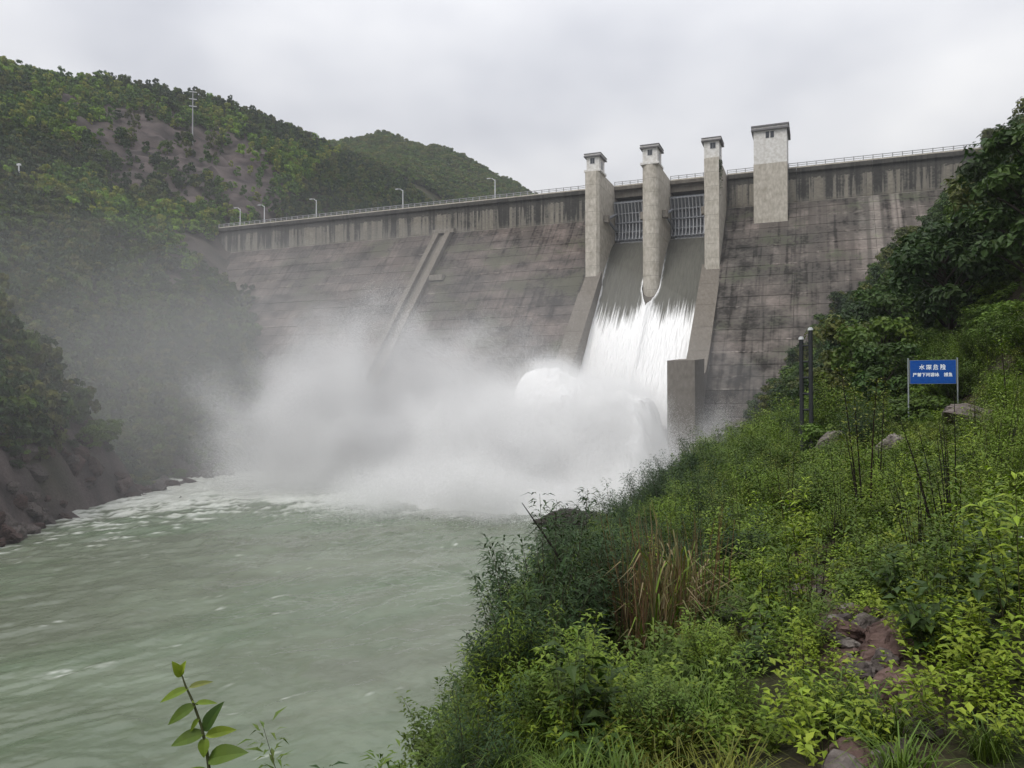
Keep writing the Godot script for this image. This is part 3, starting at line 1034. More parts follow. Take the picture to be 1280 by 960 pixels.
func make_mist_banks() -> void:
	# thin even mist: overlapping soft banks (size, place, density per metre)
	var banks := [
		[Vector3(-14, 9, -139), Vector3(86, 44, 64), 0.0008],
		[Vector3(-18, 10, -140), Vector3(112, 56, 82), 0.0012],
		[Vector3(-24, 11, -142), Vector3(140, 70, 102), 0.0018],
		[Vector3(-46, 13, -142), Vector3(80, 44, 76), 0.0020],
		[Vector3(-56, 14, -126), Vector3(114, 58, 108), 0.0014],
		[Vector3(-62, 14, -128), Vector3(170, 70, 170), 0.0007],
		[Vector3(24, 7, -136), Vector3(30, 22, 34), 0.0040],
		[Vector3(26, 9, -138), Vector3(46, 36, 48), 0.0030],
	]
	var air := Node3D.new()
	air.name = numbered("river_mist")
	add_child(air)
	tag(air, "thin pale mist hanging over the river and the left bank below the dam", "mist", "", "stuff")
	for b in banks:
		var fv := FogVolume.new()
		fv.shape = RenderingServer.FOG_VOLUME_SHAPE_ELLIPSOID
		fv.size = b[1]
		fv.position = b[0]
		var fm := FogMaterial.new()
		fm.density = b[2]
		fm.albedo = Color(0.985, 0.985, 0.985)
		fv.material = fm
		fv.name = "mist_bank"
		air.add_child(fv, true)

# ---------------------------------------------------------------- plants
func jit(c: Color, a: float) -> Color:
	var k := 1.0 + rng.randf_range(-a, a)
	return Color(c.r * k * (1.0 + rng.randf_range(-a, a) * 0.35), c.g * k, c.b * k * (1.0 + rng.randf_range(-a, a) * 0.4))

# a tree: tapered trunk with limbs, crown of many leaf sprays in clumps around the limb ends
func tree_meshes(h: float, spread: float, clumps: int, per: int, size: float, tone: Color, trunk_share: float) -> Array:
	var wood := MB.new()
	var crown := MB.new()
	var lean := Vector3(rng.randf_range(-0.12, 0.12), 1, rng.randf_range(-0.12, 0.12))
	var bark := Color(0.05, 0.042, 0.034)
	var mid := lean * h * trunk_share
	wood.tube([Vector3(0, -0.4, 0), mid * 0.5 + Vector3(0.1, 0, 0), mid, lean * h * 0.82], [h * 0.028, h * 0.022, h * 0.017, h * 0.005], 6, bark)
	for i in clumps:
		var a := TAU * (i * 0.618) + rng.randf() * 0.6
		var up := rng.randf_range(trunk_share * 0.75, 0.97)
		var reach := spread * sqrt(maxf(0.05, 1.0 - pow((up - 0.6) / 0.5, 2.0))) * rng.randf_range(0.35, 1.0)
		var c := Vector3(cos(a) * reach, h * up, sin(a) * reach)
		if i % 2 == 0:
			var st := lean * h * clampf(up - 0.25, 0.12, 0.75)
			wood.tube([st, st.lerp(c, 0.55) + Vector3(0, 0.12, 0), c], [h * 0.011, h * 0.007, h * 0.003], 4, bark, false)
		var r := spread * rng.randf_range(0.24, 0.42)
		var ct := jit(tone, 0.22)
		for k in per:
			var dv := Vector3(rng.randfn(), rng.randfn() * 0.75 + 0.25, rng.randfn()).normalized()
			var p := c + Vector3(dv.x * r, dv.y * r * 0.75, dv.z * r) * rng.randf_range(0.55, 1.08)
			var nn := (dv + Vector3(rng.randf_range(-0.6, 0.6), rng.randf_range(0.0, 0.9), rng.randf_range(-0.6, 0.6))).normalized()
			crown.card(p, nn, size * rng.randf_range(0.6, 1.3), rng.randf_range(0.4, 0.75), rng.randf() * TAU, jit(ct, 0.2))
	return [wood.mesh(), crown.mesh()]

# a shrub or herb: several curved stems with leaves
func shrub_meshes(stems: int, h: float, spread: float, leaf_len: float, leaf_w: float, per_stem: int, twig: float, tone: Color, stem_col: Color, stem_r := 0.006, first := 0.25, droop := 0.25) -> Array:
	var wood := MB.new()
	var fol := MB.new()
	for i in stems:
		var a := rng.randf() * TAU
		var out := sqrt(rng.randf()) * spread
		var hh := h * rng.randf_range(0.38, 1.0) * (1.22 if i % 7 == 0 else 1.0)
		var b0 := Vector3(cos(a), 0, sin(a)) * out * 0.25 + Vector3(0, -0.08, 0)
		var b3 := Vector3(cos(a) * out, hh, sin(a) * out) + Vector3(rng.randf_range(-0.1, 0.1), 0, rng.randf_range(-0.1, 0.1)) * spread
		var b1 := b0.lerp(b3, 0.33) + Vector3(0, hh * 0.10, 0)
		var b2 := b0.lerp(b3, 0.66) + Vector3(0, hh * 0.10, 0)
		wood.tube([b0, b1, b2, b3], [stem_r, stem_r * 0.8, stem_r * 0.55, stem_r * 0.25], 4, jit(stem_col, 0.2), false)
		var st := jit(tone, 0.16)
		for k in per_stem:
			var u := lerpf(first, 1.0, pow((k + rng.randf()) / per_stem, 0.8))
			var p := b0.bezier_interpolate(b1, b2, b3, u)
			var a2 := k * 2.4 + rng.randf()
			var outd := Vector3(cos(a2), rng.randf_range(-0.1, 0.75), sin(a2)).normalized()
			p += outd * twig * rng.randf_range(0.1, 1.0) * (1.1 - u * 0.6)
			var dir := (outd + Vector3(0, rng.randf_range(-0.4, 0.5), 0)).normalized()
			var ll := leaf_len * rng.randf_range(0.65, 1.15)
			fol.leaf(p, dir, Vector3(rng.randf_range(-0.3, 0.3), 1, rng.randf_range(-0.3, 0.3)), ll, leaf_w * ll / leaf_len, jit(st, 0.2), droop)
	return [wood.mesh(), fol.mesh()]

func blade(mb: MB, base: Vector3, a: float, length: float, width: float, bend: float, c: Color) -> void:
	var out := Vector3(cos(a), 0, sin(a))
	var side := Vector3(-sin(a), 0, cos(a)) * width * 0.5
	var p0 := base
	var p1 := base + Vector3.UP * length * 0.5 + out * length * bend * 0.25
	var p2 := base + Vector3.UP * length * (0.85 - bend * 0.2) + out * length * bend * 0.65
	var p3 := base + Vector3.UP * length * (0.95 - bend * 0.55) + out * length * bend * 1.1
	mb.quad(p0 - side, p1 - side, p1 + side, p0 + side, c)
	mb.quad(p1 - side, p2 - side * 0.7, p2 + side * 0.7, p1 + side, c)
	mb.tri(p2 - side * 0.7, p3, p2 + side * 0.7, c)

func grass_mesh(n: int, h: float, spread: float, w: float, bend: float, tone: Color) -> ArrayMesh:
	var mb := MB.new()
	for i in n:
		var a := rng.randf() * TAU
		var r := sqrt(rng.randf()) * spread
		blade(mb, Vector3(cos(a) * r, -0.05, sin(a) * r), rng.randf() * TAU, h * rng.randf_range(0.5, 1.1), w, bend * rng.randf_range(0.3, 1.2), jit(tone, 0.25))
	return mb.mesh()

var protos := {}
func proto(key: String, wood: Mesh, fol: Mesh, wood_name: String, fol_name: String) -> void:
	protos[key] = [wood, fol, wood_name, fol_name]

func plant(key: String, called: String, label: String, category: String, p: Vector3, sc: float, group := "", squash := 1.0) -> Node3D:
	var t := Transform3D(Basis.from_euler(Vector3(rng.randf_range(-0.08, 0.08), rng.randf() * TAU, rng.randf_range(-0.08, 0.08))) * Basis.from_scale(Vector3(sc, sc * squash, sc)), p)
	var o := thing(called, label, category, t, group)
	var k: Array = protos[key]
	put(k[2], k[0], mats["bark"], o)
	put(k[3], k[1], mats["leaf"], o)
	return o

const DARK = Color(0.030, 0.058, 0.016)
const DEEP = Color(0.045, 0.082, 0.018)
const MID = Color(0.082, 0.130, 0.020)
const FRESH = Color(0.135, 0.198, 0.022)
const LIME = Color(0.205, 0.275, 0.026)
const OLIVE = Color(0.095, 0.108, 0.028)

func make_protos() -> void:
	var k: Array
	# trees of the right-hand slope
	for i in 5:
		k = tree_meshes(6.2 + i * 0.5, 2.5 + 0.25 * (i % 3), 36, 105, 0.20, [DEEP, MID, DARK, DEEP, OLIVE][i], 0.38)
		proto("tree%d" % i, k[0], k[1], "trunk", "crown")
	# light trees for far slopes
	for i in 4:
		k = tree_meshes(5.5 + i * 0.9, 2.4 + 0.3 * (i % 2), 15, 26, 0.58, [DEEP, MID, OLIVE, DARK][i], 0.3)
		proto("far%d" % i, k[0], k[1], "trunk", "crown")
	# bushes
	var bark := Color(0.055, 0.045, 0.032)
	var i := 0
	for tone in [DARK, MID, FRESH]:
		k = shrub_meshes(44, 1.3, 0.72, 0.095, 0.045, 84, 0.19, tone, bark)
		proto("broad%d" % i, k[0], k[1], "stems", "foliage")
		k = shrub_meshes(48, 1.7, 0.72, 0.115, 0.027, 100, 0.17, tone, bark, 0.006, 0.12, 0.4)
		proto("willow%d" % i, k[0], k[1], "stems", "foliage")
		i += 1
	i = 0
	for tone in [FRESH, LIME, MID]:
		k = shrub_meshes(16, 0.46, 0.42, 0.075, 0.040, 20, 0.05, tone, Color(0.08, 0.10, 0.03), 0.003, 0.35, 0.3)
		proto("herb%d" % i, k[0], k[1], "stems", "foliage")
		i += 1
	# slim young trees and bare-stemmed whips
	for j in 2:
		k = shrub_meshes(4, 2.9, 0.38, 0.085, 0.04, 130, 0.34, [Color(0.15, 0.17, 0.03), FRESH][j], Color(0.022, 0.018, 0.014), 0.019, 0.42)
		proto("sapling%d" % j, k[0], k[1], "stems", "foliage")
	k = shrub_meshes(15, 1.9, 0.62, 0.05, 0.022, 26, 0.08, OLIVE, Color(0.018, 0.016, 0.013), 0.010, 0.3)
	proto("whips", k[0], k[1], "stems", "foliage")
	k = shrub_meshes(2, 1.7, 0.10, 0.045, 0.018, 6, 0.04, OLIVE, Color(0.020, 0.016, 0.013), 0.011, 0.5)
	proto("bare", k[0], k[1], "stems", "foliage")
	for j in 2:
		k = shrub_meshes(8, 1.9, 0.55, 0.07, 0.032, 95, 0.22, [Color(0.15, 0.18, 0.026), MID][j], Color(0.03, 0.026, 0.018), 0.008, 0.28, 0.3)
		proto("airy%d" % j, k[0], k[1], "stems", "foliage")
		k = shrub_meshes(11, 0.75, 0.4, 0.17, 0.085, 11, 0.06, [FRESH, DEEP][j], Color(0.07, 0.08, 0.03), 0.006, 0.3, 0.45)
		proto("bigleaf%d" % j, k[0], k[1], "stems", "foliage")
	for j in 3:
		k = shrub_meshes(5, 1.05, 0.24, 0.085, 0.030, 40, 0.05, [FRESH, MID, LIME][j], Color(0.06, 0.06, 0.025), 0.004, 0.3, 0.3)
		proto("sprig%d" % j, k[0], k[1], "stems", "foliage")
	# tall dry reeds
	var wood := MB.new()
	for j in 110:
		var a := rng.randf() * TAU
		var r := sqrt(rng.randf()) * 0.42
		var hh := rng.randf_range(0.8, 1.75)
		var lean := Vector3(rng.randf_range(-0.2, 0.2), 1, rng.randf_range(-0.2, 0.2)) * hh
		var c0: Color = [Color(0.16, 0.095, 0.045), Color(0.11, 0.065, 0.038), Color(0.24, 0.18, 0.09), Color(0.09, 0.10, 0.035)][rng.randi() % 4]
		var b := Vector3(cos(a) * r, -0.1, sin(a) * r)
		wood.tube([b, b + lean * 0.55 + Vector3(0.02, 0, 0.02), b + lean], [0.006, 0.005, 0.002], 4, jit(c0, 0.25), false)
	var fol := MB.new()
	for j in 60:
		var a := rng.randf() * TAU
		blade(fol, Vector3(cos(a) * 0.3 * rng.randf(), rng.randf_range(0.1, 0.8), sin(a) * 0.3 * rng.randf()), a, rng.randf_range(0.4, 0.8), 0.02, 0.9, jit([Color(0.14, 0.13, 0.05), FRESH, Color(0.2, 0.15, 0.08)][j % 3], 0.3))
	proto("reed", wood.mesh(), fol.mesh(), "stalks", "leaves")
	# arching grass clumps
	for j in 2:
		wood = MB.new()
		wood.tube([Vector3(0, -0.1, 0), Vector3(0, 0.06, 0)], [0.07, 0.05], 6, Color(0.07, 0.07, 0.03))
		proto("grass%d" % j, wood.mesh(), grass_mesh(120, 0.75, 0.16, 0.014, 0.9, [MID, FRESH][j]), "base", "blades")

func zone_word(p: Vector3) -> String:
	var f := -p.z
	if f > 100.0: return "below the dam end"
	if f > 62.0: return "high on the steep slope at right" if p.y > 34.0 else "on the slope behind the gauge posts"
	return "high behind the blue sign" if p.y > 24.0 else "just behind the blue sign"

func make_hill_trees() -> void:
	var tone_word := ["deep green", "mid green", "dark green", "rounded deep green", "olive green"]
	# right-hand slope: individual trees, spaced over the slope
	var placed := []
	var count := 0
	var tries := 0
	while count < 230 and tries < 14000:
		tries += 1
		var f := rng.randf_range(30.0, 165.0)
		var x := tab(TOE_X, f) + rng.randf_range(-1.5, 70.0)
		var p := spot(x, f, 0.2)
		if not in_frame(p, 0.06): continue
		# keep the dam's upper right face in view
		var ok := true
		for q in placed:
			if Vector2(p.x - q.x, p.z - q.z).length() < 2.5 + 0.011 * f:
				ok = false; break
		if not ok: continue
		placed.append(p)
		var i := rng.randi() % 5
		var sc := rng.randf_range(0.6, 1.0) * (0.75 if x - tab(TOE_X, f) < 3.0 else 1.0)
		plant("tree%d" % i, "broadleaf_tree", "%s bushy tree %s" % [tone_word[i], zone_word(p)], "tree", p, sc, "trees on the right-hand slope")
		count += 1
	print("right trees ", count, " tries ", tries)
	# left bank: the nearest bushes and trees one by one
	var near_count := 0
	var cells := {}
	tries = 0
	while near_count < 295 and tries < 14000:
		tries += 1
		var f := rng.randf_range(84.0, 205.0)
		var d := rng.randf_range(2.5, 62.0)
		var x := tab(SHORE_L, f) - d
		var p := spot(x, f, 0.3)
		if not in_frame(p, 0.04) or rng.randf() < rock_share(x, f, p.y) * 0.92: continue
		var key := Vector2i(int(x / 4.2), int(f / 4.2))
		if cells.has(key): continue
		cells[key] = true
		var i := rng.randi() % 5
		var where := "low on the left bank beside the rapids" if p.y < 22.0 else ("on the left bank in the drifting mist" if f > 130.0 else "on the left hillside above the river")
		plant("tree%d" % i, "bankside_tree", "%s bushy tree %s" % [tone_word[i], where], "tree", p, rng.randf_range(0.42, 0.78) * (0.45 if f < 112.0 else 1.0), "trees on the left bank", 0.85)
		near_count += 1
	for n in 90:
		var f := rng.randf_range(76.0, 118.0)
		var x := tab(SHORE_L, f) - rng.randf_range(3.0, 16.0)
		var i := rng.randi() % 5
		plant("tree%d" % i, "bankside_bush", "%s low bush clinging to the rocky foot of the left bank" % tone_word[i], "bush", spot(x, f, 0.5), rng.randf_range(0.2, 0.38), "bushes at the rocky foot of the left bank", 0.7)
	# the rest of the left hillside and the ridges: woodland that reads as one mass
	var wood := Node3D.new()
	wood.name = numbered("hillside_woodland")
	add_child(wood)
	tag(wood, "mixed green woodland covering the left hillside and ridge", "woodland", "", "stuff")
	for i in 4:
		var where := []
		var tints := PackedColorArray()
		for n in 9500:
			var f := rng.randf_range(84.0, 420.0)
			var x := rng.randf_range(-0.74, -0.08) * f
			if f < 232.0 and x > tab(SHORE_L, f) - 3.5: continue
			if f < 205.0 and tab(SHORE_L, f) - x < 58.0 and rng.randf() < 0.55: continue
			var p := spot(x, f, 0.4)
			if f > 215.0 and p.y < 62.0: continue
			if rng.randf() < rock_share(x, f, p.y) * 0.94: continue
			if f > tab(RIDGE_F, x) + 14.0 and f < 425.0: continue
			var sc := rng.randf_range(0.24, 0.66)
			where.append(Transform3D(Basis.from_euler(Vector3(0, rng.randf() * TAU, 0)) * Basis.from_scale(Vector3(sc, sc * rng.randf_range(0.8, 1.6), sc)), p))
			# paler bamboo stands near the top of the left ridge
			var g := noise_a.get_noise_2d(x * 0.8 + 90.0, f * 0.8)
			var lum := rng.randf_range(0.75, 1.25)
			var c := Color(lum, lum, lum)
			if x < -85.0 and f > 205.0 and g > -0.12: c = Color(2.2, 2.2, 1.3) * lum
			c.a = 1.0
			tints.append(c)
		var k: Array = protos["far%d" % i]
		scatter(["deep_green_crowns", "mid_green_crowns", "olive_crowns", "dark_crowns"][i], k[1], mats["leaf"], where, tints, "", "", wood)
		print("wood ", where.size())
	var far := Node3D.new()
	far.name = numbered("far_woodland")
	add_child(far)
	tag(far, "green woodland on the rounded hill behind the dam crest", "woodland", "", "stuff")
	for i in 3:
		var where := []
		var tints := PackedColorArray()
		for n in 3000:
			var f := rng.randf_range(440.0, 530.0)
			var x := rng.randf_range(-0.30, 0.13) * f
			var p := spot(x, f, 0.5)
			var sc := rng.randf_range(0.6, 1.15)
			where.append(Transform3D(Basis.from_euler(Vector3(0, rng.randf() * TAU, 0)) * Basis.from_scale(Vector3(sc, sc, sc)), p))
			var lum := rng.randf_range(0.85, 1.4)
			tints.append(Color(lum * 1.05, lum * 1.1, lum * 0.95))
		var k: Array = protos["far%d" % i]
		scatter(["deep_crowns", "mid_crowns", "light_crowns"][i], k[1], mats["leaf"], where, tints, "", "", far)
	# undergrowth on the right-hand slope, between the trees
	var where := []
	var tints := PackedColorArray()
	for n in 2600:
		var f := rng.randf_range(26.0, 165.0)
		var x := tab(TOE_X, f) + rng.randf_range(-4.0, 75.0)
		var p := spot(x, f, 0.9)
		if not in_frame(p, 0.08): continue
		var sc := rng.randf_range(0.22, 0.48)
		where.append(Transform3D(Basis.from_euler(Vector3(0, rng.randf() * TAU, 0)) * Basis.from_scale(Vector3(sc, sc * 0.7, sc)), p))
		var lum := rng.randf_range(0.8, 1.4)
		tints.append(Color(lum, lum, lum))
	scatter("slope_undergrowth", protos["tree1"][1], mats["leaf"], where, tints, "dense green undergrowth between the trees of the right-hand slope", "undergrowth")

# ---------------------------------------------------------------- foreground
func rock_mesh(seed_: int, size: Vector3, tone: Color) -> ArrayMesh:
	var nz := FastNoiseLite.new(); nz.seed = seed_; nz.frequency = 0.9; nz.fractal_octaves = 3
	var r := RandomNumberGenerator.new(); r.seed = seed_
	var planes := []
	for i in 15:
		planes.append([Vector3(r.randfn(), r.randfn() * 0.8 + 0.2, r.randfn()).normalized(), r.randf_range(0.5, 0.92)])
	var mb := MB.new()
	var nu := 22
	var nv := 14
	var pt := func(i: int, j: int) -> Vector3:
		var a := TAU * (i % nu) / nu
		var b := PI * j / nv
		var d := Vector3(sin(b) * cos(a), cos(b), sin(b) * sin(a))
		var rad := 1.0
		for q in planes:
			var c: float = d.dot(q[0])
			if c > 0.05: rad = minf(rad, q[1] / c)
		rad *= 1.0 + 0.16 * nz.get_noise_3dv(d * 3.0) + 0.10 * nz.get_noise_3dv(d * 8.0)
		return d * rad * size
	for j in nv:
		for i in nu:
			var c := tone * (1.0 + 0.16 * nz.get_noise_2d(i * 1.3, j * 1.7))
			c.a = 1.0
			mb.quad(pt.call(i, j), pt.call(i + 1, j), pt.call(i + 1, j + 1), pt.call(i, j + 1), c)
	return mb.mesh()

func rock(called: String, label: String, p: Vector3, size: Vector3, tone: Color, seed_: int, group := "", tilt := Vector3.ZERO) -> void:
	var o := put(called, rock_mesh(seed_, size, tone), mats["rock"], self, Transform3D(Basis.from_euler(tilt), p))
	tag(o, label, "rock", group)

const GLYPHS = {
	"shui": [[5, 0, 5, 10], [1, 3.5, 4, 3.5, 1, 8], [9, 2, 6, 5], [5.5, 4, 9.5, 8.5]],
	"shen": [[0.5, 1, 2, 2], [0.3, 4, 1.8, 5], [0.3, 9, 2, 6.5], [3, 2.5, 3, 1, 9.5, 1, 9.5, 2.5], [5, 2, 4, 4], [7, 2, 8.5, 4], [3, 5.5, 9.5, 5.5], [6.2, 4, 6.2, 10], [6.2, 5.5, 3, 9], [6.2, 5.5, 9.5, 9]],
	"wei": [[3.5, 0, 1.5, 2.5], [3.5, 1, 7, 1, 6, 2.5], [1, 3, 9, 3], [2, 3, 1.5, 8, 0.5, 10], [3.5, 5, 7.5, 5, 7.5, 7, 6.5, 7], [3.5, 5, 3.5, 9.5, 8.5, 9.5, 8.5, 8]],
	"xian": [[1, 0, 1, 10], [1, 0.5, 3, 0.5, 2, 3.5, 3.2, 5.5, 1.5, 7], [6.5, 0, 4, 3.5], [6.5, 0, 9.7, 3.5], [5.2, 3.8, 8, 3.8], [5, 5, 5.6, 8], [7, 5, 7, 8], [9, 5, 8, 9], [4, 9.7, 9.7, 9.7]],
	"yan": [[1, 1, 9, 1], [3.5, 1, 3.5, 4], [6.2, 1, 6.2, 4], [2, 2, 2.8, 3.7], [8, 2, 7.2, 3.7], [1, 4.3, 9.3, 4.3], [1.8, 4.3, 1.5, 8, 0.5, 10]],
	"jin": [[0.5, 1.5, 4.5, 1.5], [2.5, 0, 2.5, 4.5], [2.5, 1.5, 0.5, 4], [2.5, 1.5, 4.3, 3.7], [5.5, 1.5, 9.5, 1.5], [7.5, 0, 7.5, 4.5], [7.5, 1.5, 5.5, 4], [7.5, 1.5, 9.5, 4], [2.5, 5.3, 7.5, 5.3], [1, 6.8, 9, 6.8], [5, 6.8, 5, 10], [3, 8, 1.5, 9.5], [7, 8, 8.5, 9.5]],
	"xia": [[0.5, 1, 9.5, 1], [4.8, 1, 4.8, 10], [5.2, 3.5, 8, 6]],
	"he": [[0.5, 1, 2, 2], [0.3, 4, 1.8, 5], [0.3, 9, 2, 6.5], [3.2, 1, 9.7, 1], [8.3, 1, 8.3, 9.5, 7, 9.5], [3.8, 3.5, 6.5, 3.5, 6.5, 6.5, 3.8, 6.5, 3.8, 3.5]],
	"you": [[0.5, 1, 1.6, 2], [0.3, 4, 1.5, 5], [0.3, 9, 1.6, 6.5], [2.5, 2, 6, 2], [4, 0.3, 4.4, 2], [3.6, 2, 3.5, 6, 2.3, 9.8], [3.6, 4.5, 5.6, 4.5, 5.3, 9.5, 4.5, 9.3], [7, 0.3, 6.3, 2.5], [6.8, 1.7, 9.8, 1.7], [6.8, 3.8, 9.2, 3.8, 8, 5.3, 8, 9.8, 7, 9.5], [6.2, 6.8, 9.9, 6.8]],
	"yong": [[0.5, 1, 2, 2], [0.3, 4, 1.8, 5], [0.3, 9, 2, 6.5], [6, 0, 6.8, 1], [4.5, 2, 6.5, 2, 6.5, 9.7, 5.6, 9.3], [3, 4.2, 5.5, 4.2, 3, 8.5], [9.2, 3, 7, 5], [6.8, 4, 9.8, 8.8]],
	"bu": [[0.3, 2.5, 3.5, 2.5], [2, 0, 2, 9.7, 1, 9.3], [0.3, 6.5, 3.5, 5.5], [4, 1.8, 9.8, 1.8], [8.3, 0.3, 9, 1.2], [4.6, 10, 4.6, 3.5, 9.3, 3.5, 9.3, 9.7], [4.6, 5.3, 9.3, 5.3], [4.6, 7.2, 9.3, 7.2], [6.9, 0, 6.9, 10]],
	"yu": [[3.5, 0, 1, 3], [3.3, 1, 6.5, 1, 5.5, 3], [2, 3, 8, 3, 8, 7.5, 2, 7.5, 2, 3], [2, 5.2, 8, 5.2], [5, 3, 5, 7.5], [0.5, 9.5, 9.5, 9.5]],
}

func sign_texture() -> ImageTexture:
	var im := Image.create(640, 352, false, Image.FORMAT_RGB8)
	var nz := FastNoiseLite.new(); nz.seed = 2; nz.frequency = 0.02
	for j in 352:
		for i in 640:
			var k := 1.0 + 0.08 * nz.get_noise_2d(i, j)
			var fade := 0.5 + nz.get_noise_2d(i * 0.4 + 300.0, j * 1.5)
			im.set_pixel(i, j, Color(0.08 * k, 0.30 * k, 0.63 * k).lerp(Color(0.25, 0.40, 0.60), clampf(fade * 0.3, 0.0, 0.3)))
	var write := func(key: String, x: float, y: float, size: float, pen: int) -> void:
		for st in GLYPHS[key]:
			for q in range(0, st.size() - 2, 2):
				var a := Vector2(st[q], st[q + 1]) * size * 0.1 + Vector2(x, y)
				var b := Vector2(st[q + 2], st[q + 3]) * size * 0.1 + Vector2(x, y)
				for n in 60:
					var p := a.lerp(b, n / 59.0)
					im.fill_rect(Rect2i(int(p.x) - pen / 2, int(p.y) - pen / 2, pen, pen), Color(0.93, 0.95, 0.97))
	var i := 0
	for key in ["shui", "shen", "wei", "xian"]:
		write.call(key, 130.0 + i * 98.0, 66.0, 74.0, 9)
		i += 1
	i = 0
	for key in ["yan", "jin", "xia", "he", "you", "yong", "", "bu", "yu"]:
		if key: write.call(key, 42.0 + i * 62.0, 190.0, 54.0, 8)
		i += 1
	return ImageTexture.create_from_image(im)

func make_street_things() -> void:
	# blue warning sign on two posts
	var p := Vector3(14.1, ground(14.1, 26.0), -26.0)
	var sg := thing("warning_sign", "blue warning board with white Chinese writing on two thin posts", "sign", Transform3D(Basis.from_euler(Vector3(0, -0.30, 0)), p))
	var base := 15.95 - p.y - 0.40
	var bm := mat("sign_face", Color.WHITE, 0.45)
	bm.albedo_color = Color.WHITE
	bm.albedo_texture = sign_texture()
	var mb := MB.new()
	mb.use_uv = true
	mb.quad(Vector3(-0.69, base, 0.021), Vector3(-0.69, base + 0.78, 0.021), Vector3(0.69, base + 0.78, 0.021), Vector3(0.69, base, 0.021))
	mb.uv = PackedVector2Array([Vector2(0, 1), Vector2(0, 0), Vector2(1, 0), Vector2(0, 1), Vector2(1, 0), Vector2(1, 1)])
	var bd := MB.new()
	bd.box(Vector3(-0.70, base - 0.01, -0.01), Vector3(0.70, base + 0.79, 0.018))
	var board := put("board", bd.mesh(), mats["sign_steel"], sg)
	put("printed_face", mb.mesh(), bm, board)
	for x in [-0.74, 0.74]:
		mb = MB.new()
		mb.tube([Vector3(x, -0.4, 0), Vector3(x, base + 0.86, 0)], [0.024, 0.024], 8)
		put("post", mb.mesh(), mats["sign_steel"], sg)
	# two black gauge pipes with white caps and rungs
	p = Vector3(11.4, ground(11.4, 30.0), -30.0)
	var gp := thing("gauge_frame", "pair of tall black pipes with white caps joined by short rungs", "gauge", Transform3D(Basis.from_euler(Vector3(0, -1.0, 0)), p))
	var tops := [[-0.24, 17.35 - p.y], [0.18, 17.68 - p.y]]
	for q in tops:
		mb = MB.new()
		mb.tube([Vector3(q[0], -0.5, 0), Vector3(q[0], q[1], 0)], [0.085, 0.085], 10)
		put("pipe", mb.mesh(), mats["black_pipe"], gp)
		mb = MB.new()
		mb.tube([Vector3(q[0], q[1] + 0.002, 0), Vector3(q[0], q[1] + 0.07, 0), Vector3(q[0], q[1] + 0.12, 0)], [0.105, 0.10, 0.05], 10)
		put("cap", mb.mesh(), mats["cap_white"], gp)
	for k in 6:
		var y: float = tops[0][1] - 0.25 - k * 0.62
		mb = MB.new()
		mb.tube([Vector3(-0.155, y, 0), Vector3(0.095, y, 0)], [0.045, 0.045], 6)
		put("rung", mb.mesh(), mats["black_pipe"], gp)
	# tall mast on the left ridge and a short white marker post
	p = col(238, 300)
	var mast := thing("power_mast", "slim pale power mast with crossarms on the left ridge", "mast", Transform3D(Basis.from_euler(Vector3(0, 0.3, 0)), p))
	mb = MB.new()
	mb.tube([Vector3(0, -1, 0), Vector3(0, 20.5, 0)], [0.30, 0.18], 6)
	put("pole", mb.mesh(), mats["rail_paint"], mast)
	for y in [20.0, 17.2, 14.4]:
		mb = MB.new()
		mb.box(Vector3(-1.4, y - 0.12, -0.12), Vector3(1.4, y + 0.12, 0.12))
		put("crossarm", mb.mesh(), mats["lamp_paint"], mast)
	p = col(20, 205)
	var mk := thing("marker_post", "short white post among the trees near the left edge", "post", Transform3D(Basis.IDENTITY, p))
	mb = MB.new()
	mb.tube([Vector3(0, -0.5, 0), Vector3(0, 8.0, 0)], [0.22, 0.16], 6)
	put("pole", mb.mesh(), mats["lamp_paint"], mk)
	mb = MB.new()
	mb.box(Vector3(-0.5, 7.4, -0.2), Vector3(0.5, 7.9, 0.2))
	put("top_box", mb.mesh(), mats["lamp_paint"], mk)

